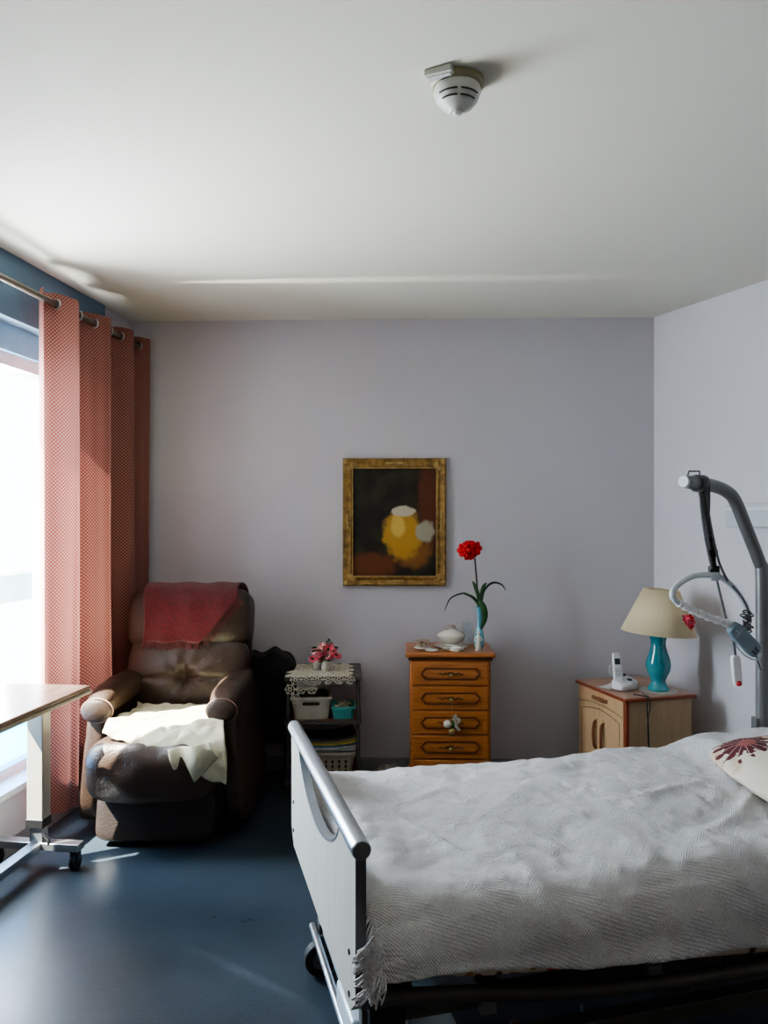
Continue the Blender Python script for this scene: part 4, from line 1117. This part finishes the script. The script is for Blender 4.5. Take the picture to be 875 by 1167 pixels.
bm = B(); tube(bm, smooth_path([(.62, .2, .17), (.6, .12, .12), (.66, .1, .08), (.8, .12, .10), (.95, .2, .17)], 6), .004, 6); obj('cable', bm, M['pole'], bed)
bm = B(); tube(bm, smooth_path([(1.22, .06, .33), (1.16, .05, .27), (1.2, .06, .20)], 6), .0045, 6); o = obj('cable', bm, M['white_plastic'], bed); o['label'] = 'white cable'
bm = B(); puff(bm, (.44, .20, .145), (.014, .014, .012), 3, 6); o = obj('emergency_button', bm, M['red_wool'], bed); o['label'] = 'red release button'
bm = B(); puff(bm, (.50, .10, .10), (.05, .03, .02), 5, 6); obj('foot_switch', bm, M['grey_plastic'], bed)

# mattress
MT0, MT1 = .418, .512
bm = B(); puff(bm, (BL/2+.01, BW/2-.004, (MT0+MT1)/2), (BL/2-.02, BW/2+.006, (MT1-MT0)/2), 9, 20, lambda x, y, z: (x, y, z-(.070*min(1.1, x+BL/2) if z < 0 else 0)))
tag(obj('mattress', bm, M['floral_sheet'], None, loc=b0, rotz=byaw), 'mattress in a floral red and beige sheet showing below the bedspread', 'mattress')

# bedspread: section across the bed, drawn near hem -> top -> far hem
def spread_pt(u, s):
    x = .030+(BL-.02)*u
    hem_n = .457-.072*min(1.1, x)+.006*sin(x*9)
    r = .115; topn = .572
    # path lengths
    v0 = topn-r-hem_n
    arc_ = r*pi/2
    flat = BW-.02-r-.03
    tot = v0+arc_+flat+.03*pi/2+.09
    d = s*tot
    if d < v0: y = -.022; z = hem_n+d; nv = Vector((0, -1, 0)); y -= .012*(1-d/v0)
    elif d < v0+arc_:
        a = (d-v0)/r; y = -.022+r*(1-cos(a)); z = topn-r+r*sin(a); nv = Vector((0, -cos(a), sin(a)))
    elif d < v0+arc_+flat: y = -.022+r+(d-v0-arc_); z = topn; nv = Vector((0, 0, 1))
    elif d < v0+arc_+flat+.03*pi/2:
        a = (d-v0-arc_-flat)/.03; y = -.022+r+flat+.03*sin(a); z = topn-.03+.03*cos(a); nv = Vector((0, sin(a), cos(a)))
    else: y = -.022+r+flat+.03; z = topn-.03-(d-v0-arc_-flat-.03*pi/2); nv = Vector((0, 1, 0))
    e = 0
    q = Vector((x, d, 0))
    e += .016*noise.noise(Vector((x*2.2, d*2.4, 1)))+.013*noise.noise(Vector((x*6, d*6, 5)))+.006*noise.noise(Vector((x*17, d*17, 2)))+.003*noise.noise(Vector((x*38, d*38, 7)))
    # soft creases
    for (cx, cy, ang, ln, wd, am_) in ((.28, .42, 1.9, .22, .016, .010), (.55, .34, 2.1, .13, .014, .012), (1.15, .45, .6, .2, .02, .012), (1.35, .75, 1.1, .2, .03, .016), (.8, .8, 2.6, .22, .02, .008), (.3, .7, .5, .2, .018, .007), (1.05, .62, .3, .12, .014, .010), (.42, .15, 1.5, .12, .02, .008)):
        dx, dy = x-cx, d-cy; a1 = dx*cos(ang)+dy*sin(ang); a2 = -dx*sin(ang)+dy*cos(ang)
        e += am_*exp(-(a1/ln)**2-(a2/wd)**2)
    # pillow under the spread at the head
    if z > topn-.02 or True:
        pu = max(0, min(1, (x-1.28)/.16)); pu = pu*pu*(3-2*pu); pd = max(0, 1-((d-.62)/.50)**4); 
        e += .055*pu*max(0, pd)*(1 if nv.z > .5 else nv.z*2 if nv.z > 0 else 0)
    if nv.y < -.7: e += .008*sin(x*11+1.3*sin(x*4))*(1-min(1, d/.15))+.003
    p = Vector((x, y, z))+nv*(e+.004)
    # foot end settles behind the board
    ft = max(0, 1-(x-.03)/.10)
    p.z -= .022*ft*ft*(1 if nv.z > .3 else 0)
    return p
bm = B(); sheet(bm, spread_pt, 240, 150, lambda a, b_: (a*BL, b_*1.3))
bsd = thing('bedspread', 'white crocheted bedspread with fringe covering the hospital bed', 'bedspread', b0, byaw)
obj('cloth', bm, M['spread'], bsd, solid=.006, auto=0)
bm = B()
# fringe hangs at the foot corner, tumbling past the board edge
for k in range(150):
    s = random.random()*.40
    p = spread_pt(0, s); p.x -= .0
    ln = .018+.03*random.random()
    if s < .22:
        d1 = Vector((random.uniform(-.030, .012), -.012-.02*random.random(), -.35*ln)); d2 = Vector((random.uniform(-.030, .010), -.006*random.random(), -ln))
        q = [p+Vector((.01, 0, 0)), p+d1+Vector((0, -.012, 0)), p+d1+d2]
    else:
        q = [p+Vector((.012, 0, .002)), p+Vector((-.005, -.01, .008)), p+Vector((-.008, -.03*random.random(), -.02))]
        q = [Vector((max(v.x, .016), v.y, v.z)) for v in q]
    q = [v if v.y < -.020 else Vector((max(v.x, .016), v.y, v.z)) for v in map(Vector, q)]
    tube(bm, smooth_path(q, 4), .0022, 4)
for c_ in range(9):   # knotted tassels
    z0 = .580-.013*c_+random.uniform(-.01, .01); y0 = -.035-.01*random.random(); x0 = .02-.006*random.random()
    for k in range(14):
        a, b_ = random.uniform(-1, 1), random.random()
        q = [(x0+.02, y0, z0), (x0+.004, y0-.014, z0-.004), (x0-.012+.012*a, y0-.012-.01*b_, z0-.03), (x0-.022+.022*a, y0-.006-.006*b_, z0-.04-.012*b_)]
        tube(bm, smooth_path(q, 4), .0020, 4)
obj('fringe', bm, M['spread'], bsd)

# cushion
cc = on(872, 880, .64)
cz = thing('scatter_cushion', 'cream cushion with dark burgundy flower print on the bedspread', 'cushion', (cc.x+.085, cc.y-.01, .648), 0)
bm = B()
puff(bm, (0, 0, 0), (.20, .20, .070), 3.0, 28, lambda x, y, z: (x*(1+.10*(abs(y)/.2)**2*(abs(x)/.2)), y*(1+.10*(abs(x)/.2)**2*(abs(y)/.2)), z*max(.12, (1-(x/.215)**4)*(1-(y/.215)**4))+.004*noise.noise(Vector((x*20, y*20, 0)))))
o = obj('cover', bm, M['cushion'], cz); cz.rotation_euler = (radians(7), radians(-2), radians(12))

# ------------------------------------------------------------------ lifting pole, handle, remote, call button
P0 = Vector((1.478, 3.005, 0))
lpz = thing('lifting_pole', 'grey bent tubular lifting pole standing at the bed head', 'lifting pole', P0)
def rel(v): return Vector(v)-P0
pts = [(0, 0, .30), (0, 0, .9), rel(at(868, 655, 3.005)), rel(at(865, 640, 3.0)), rel(at(851, 604, 2.95)), rel(at(838, 572, 2.90)), rel(at(829, 561, 2.87)), rel(at(814, 554, 2.82)), rel(at(796, 551, 2.76)), rel(at(781, 549, 2.71))]
path = smooth_path(pts, 6)
bm = B(); tube(bm, path, .024, 18); obj('tube', bm, M['pole'], lpz)
e = path[-1]; d = (path[-1]-path[-3]).normalized()
bm = B(); tube(bm, [e, e+d*.014], .020, 18); o = obj('end_cap', bm, M['grey_plastic'], lpz); 
bm = B(); box(bm, -.03, .03, -.10, .03, .30, .37); box(bm, -.035, -.02, -.02, .02, .37, .62); obj('socket', bm, M['pole'], lpz, bevel=.004)
hk = at(797, 551, 2.765)
hg = thing('trapeze_handle', 'white grab handle hanging on a webbing strap from the lifting pole', 'grab handle', hk)
def H(px, py, y=2.765): return at(px, py, y)-hk
dirp = Vector((1, .75, 0)).normalized()
bm = B()
side = Vector((dirp.y, -dirp.x, 0))
def loop(c, r, w):
    pts = [c+side*(r*cos(a))+Vector((0, 0, r*sin(a))) for a in [2*pi*k/24 for k in range(24)]]
    rows = []
    for i_, p in enumerate(pts): rows.append([bm.verts.new(p-dirp*w), bm.verts.new(p+dirp*w)])
    for k in range(24): bm.faces.new((rows[k][0], rows[k][1], rows[(k+1) % 24][1], rows[(k+1) % 24][0]))
loop(Vector((0, 0, 0)), .030, .020); obj('strap_loop', bm, M['strap'], hg, solid=.003)
bm = B(); tube(bm, [H(783, 543), H(785, 537), H(797, 537), H(797, 546)], .003, 6); obj('buckle', bm, M['black'], hg)
def strip(pts, w, name, m, parent):
    bm = B(); path = smooth_path(pts, 6); rows = []
    for p in path: rows.append([bm.verts.new(p-Vector((w, 0, 0))), bm.verts.new(p+Vector((w, 0, 0)))])
    for A_, B_ in zip(rows, rows[1:]): bm.faces.new((A_[0], A_[1], B_[1], B_[0]))
    return obj(name, bm, m, parent, solid=.002, auto=0)
strip([H(800, 560), H(806, 600), H(811, 630), H(813, 645)], .011, 'strap', M['strap'], hg)
strip([H(804, 560), H(809, 600), H(812, 625), H(814, 648)], .006, 'strap', M['grey_plastic'], hg)
bm = B(); q = H(812, 630); box(bm, q.x-.016, q.x+.016, q.y-.008, q.y+.004, q.z-.016, q.z+.012); obj('adjuster', bm, M['black'], hg, bevel=.003)
bm = B(); q = H(813, 651); box(bm, q.x-.019, q.x+.019, q.y-.012, q.y+.008, q.z-.026, q.z+.020); obj('adjuster', bm, M['black'], hg, bevel=.006)
lo = [H(814, 656, 2.76), H(792, 656, 2.72), H(774, 665, 2.68), H(766, 676, 2.66), H(771, 686, 2.66), H(790, 696, 2.68), H(812, 705, 2.72), H(832, 712, 2.76), H(848, 716, 2.80), H(853, 706, 2.82), H(849, 690, 2.83), H(838, 672, 2.81), H(826, 661, 2.78)]
bm = B(); tube(bm, smooth_path(lo, 6, closed=True), .0105, 12, closed=True); obj('ring', bm, M['grey_plastic'], hg)
bm = B(); gp_ = smooth_path([H(773, 687, 2.66), H(790, 696, 2.68), H(812, 705, 2.72), H(834, 712, 2.765)], 12)
tube(bm, gp_, .013, 14, radii=[.0125+.0028*sin(k*1.25) for k in range(len(gp_))]); obj('grip', bm, M['white_plastic'], hg)
bm = B(); q = H(814, 657, 2.757); puff(bm, q, (.020, .012, .016), 4, 6); obj('hanger_block', bm, M['grey_plastic'], hg)
# bed remote hanging on the ring
rm0 = at(848, 729, 2.775)
rmt = thing('bed_remote', 'blue grey bed remote control hooked on the grab handle', 'remote control', rm0)
MRm = Matrix.Rotation(radians(42), 4, 'Y') @ Matrix.Rotation(radians(18), 4, 'Z')
bm = B(); puff(bm, (0, 0, 0), (.082, .014, .028), 6, 14, None, MRm); body = obj('housing', bm, M['remote'], rmt)
bm = B(); puff(bm, (0, -.0135, 0), (.078, .002, .024), 8, 8, None, MRm); obj('face_plate', bm, M['remote'], body)
bm = B()
for i_ in range(2):
    for j_ in range(2): box(bm, .046+.012*i_, .054+.012*i_, -.0165, -.0145, -.014+.014*j_, -.006+.014*j_, MRm)
obj('symbols', bm, M['remote_dark'], body, smooth=False)
bm = B(); box(bm, -.07, -.045, -.0165, -.0145, -.002, .0, MRm); box(bm, -.05, -.047, -.0165, -.0145, -.018, .018, MRm); obj('line', bm, M['grey_plastic'], body, smooth=False)
bm = B(); q = rm0
rp = lambda px, py, y=2.79: at(px, py, y)-rm0
tube(bm, smooth_path([rp(829, 712, 2.79), rp(838, 735, 2.80), rp(850, 748, 2.80), rp(862, 752), rp(868, 745)], 5), .003, 6); obj('hook', bm, M['grey_plastic'], rmt)
# cords hanging on the pole
cd = thing('call_button', 'white call button with red tip hanging from a grey cord', 'call button', at(839, 764, 2.80))
cb = at(839, 764, 2.80); C_ = lambda px, py, y=2.80: at(px, py, y)-cb
bm = B(); tube(bm, smooth_path([C_(800, 545, 2.77), C_(803, 590), C_(812, 640), C_(826, 700), C_(835, 728), C_(838, 748)], 6), .0045, 8); obj('cord', bm, M['strap'], cd)
MC = Matrix.Rotation(radians(8), 4, 'Y')
bm = B(); puff(bm, (0, 0, 0), (.0155, .011, .056), 6, 10, None, Matrix.Rotation(radians(-5), 4, 'Y')); hb = obj('housing', bm, M['white_plastic'], cd)
bm = B(); puff(bm, (.005, -.008, -.046), (.010, .008, .010), 3, 6); o = obj('button', bm, M['red_plastic'], hb)
bm = B()
for pts_ in ([(797, 548), (799, 580), (804, 615), (811, 648)], [(806, 548), (806, 575), (811, 605), (819, 640), (829, 662)], [(795, 552), (800, 575), (807, 585), (808, 552)]):
    tube(bm, smooth_path([at(a, b_, 2.75) for a, b_ in pts_], 6), .0045, 8)
pts_ = [(829, 662), (842, 676), (851, 692), (853, 706), (846, 716), (850, 724)]
tube(bm, smooth_path([at(a, b_, 2.79) for a, b_ in pts_], 6), .004, 8)
for q in range(10):
    c = at(851+2*sin(q*2.1), 706+2.2*q-8, 2.79); r_ = .014
    tube(bm, [c+Vector((r_*cos(a+q), .012*sin(a), r_*.5*sin(a+q*.7))) for a in [2*pi*k/10 for k in range(10)]], .0028, 5, closed=True)
tube(bm, smooth_path([at(862, 748, 2.80), at(864, 756, 2.85), at(868, 764, 2.95), at(873, 758, 3.03), at(874, 720, 3.06), at(871, 700, 3.05)], 6), .003, 6)
tag(obj('control_cable', bm, M['strap'], None), 'dark cable wound round the lifting pole strap and grab handle', 'cable')

# ------------------------------------------------------------------ lights
world = bpy.data.worlds.new('sky'); bpy.context.scene.world = world; world.use_nodes = True
wn = world.node_tree.nodes; wl = world.node_tree.links
bg = wn['Background']
bg.inputs['Color'].default_value = (.88, .95, 1.0, 1); bg.inputs['Strength'].default_value = 9
def light(kind, name, loc, energy, color=(1, 1, 1), target=None, direction=None, **k):
    l = bpy.data.lights.new(name, kind); l.energy = energy; l.color = color
    for a, v in k.items(): setattr(l, a, v)
    o = bpy.data.objects.new(name, l); COL.objects.link(o); o.location = loc
    d = Vector(direction) if direction else Vector(target)-Vector(loc)
    o.rotation_euler = d.to_track_quat('-Z', 'Y').to_euler()
    return o
nL = Vector((.992, -.1257, 0))
light('SUN', 'sun', (-6, 2, 6), 75, (1, .94, .80), direction=(.54, .27, -.76), angle=radians(.6))
def wall_pt(t, off, z): return ML @ Vector((t, off, z))
# daylight entering by the windows
light('AREA', 'daylight_window', wall_pt(1.1, -.30, 1.5), 195, (.80, .89, 1), direction=(.92, -.42, -.15), shape='RECTANGLE', size=.7, size_y=1.6)
# sunlight thrown back up by the balcony floor
light('AREA', 'balcony_bounce', wall_pt(1.0, -.60, .30), 75, (1, .95, .80), direction=(.66, .0, .75), shape='RECTANGLE', size=1.0, size_y=.5)
light('AREA', 'rear_fill', (.2, -1.2, 1.9), 4.5, (1, .84, .68), direction=(.25, 1, -.25), shape='RECTANGLE', size=1.2, size_y=.8)  # unseen fill added behind the camera, warming the bed side and low shadows
def fan(name, loc, p, q, energy, thin, col=(1, .96, .86)):   # a glint of sun thrown in a thin blade by a shiny edge
    l = bpy.data.lights.new(name, 'SPOT'); l.energy = energy; l.color = col; l.shadow_soft_size = .004; l.spot_blend = 1.0
    loc, p, q = Vector(loc), Vector(p), Vector(q); d = ((p+q)/2-loc).normalized()
    l.spot_size = (p-loc).angle(q-loc)*1.15
    o = bpy.data.objects.new(name, l); COL.objects.link(o)
    z = -d; x = (q-p); x = (x-z*x.dot(z)).normalized(); y = z.cross(x)
    o.matrix_world = Matrix.Translation(loc) @ Matrix((x, y, z)).transposed().to_4x4() @ Matrix.Diagonal((1, thin, 1, 1))
fan('ceiling_glint', wall_pt(1.22, -.05, 2.0), (-1.2, 3.60, 2.5), (.70, 3.52, 2.5), 170, .05)
fan('floor_glint', wall_pt(3.4, .03, 1.9), (-.72, 2.56, 0), (-.18, 2.19, 0), 260, .05)

sc = bpy.context.scene
sc.view_settings.view_transform = 'AgX'
sc.view_settings.look = 'AgX - Medium High Contrast'
sc.view_settings.exposure = -0.12
sc.cycles.max_bounces = 8
sc.cycles.diffuse_bounces = 5
sc.cycles.use_denoising = True
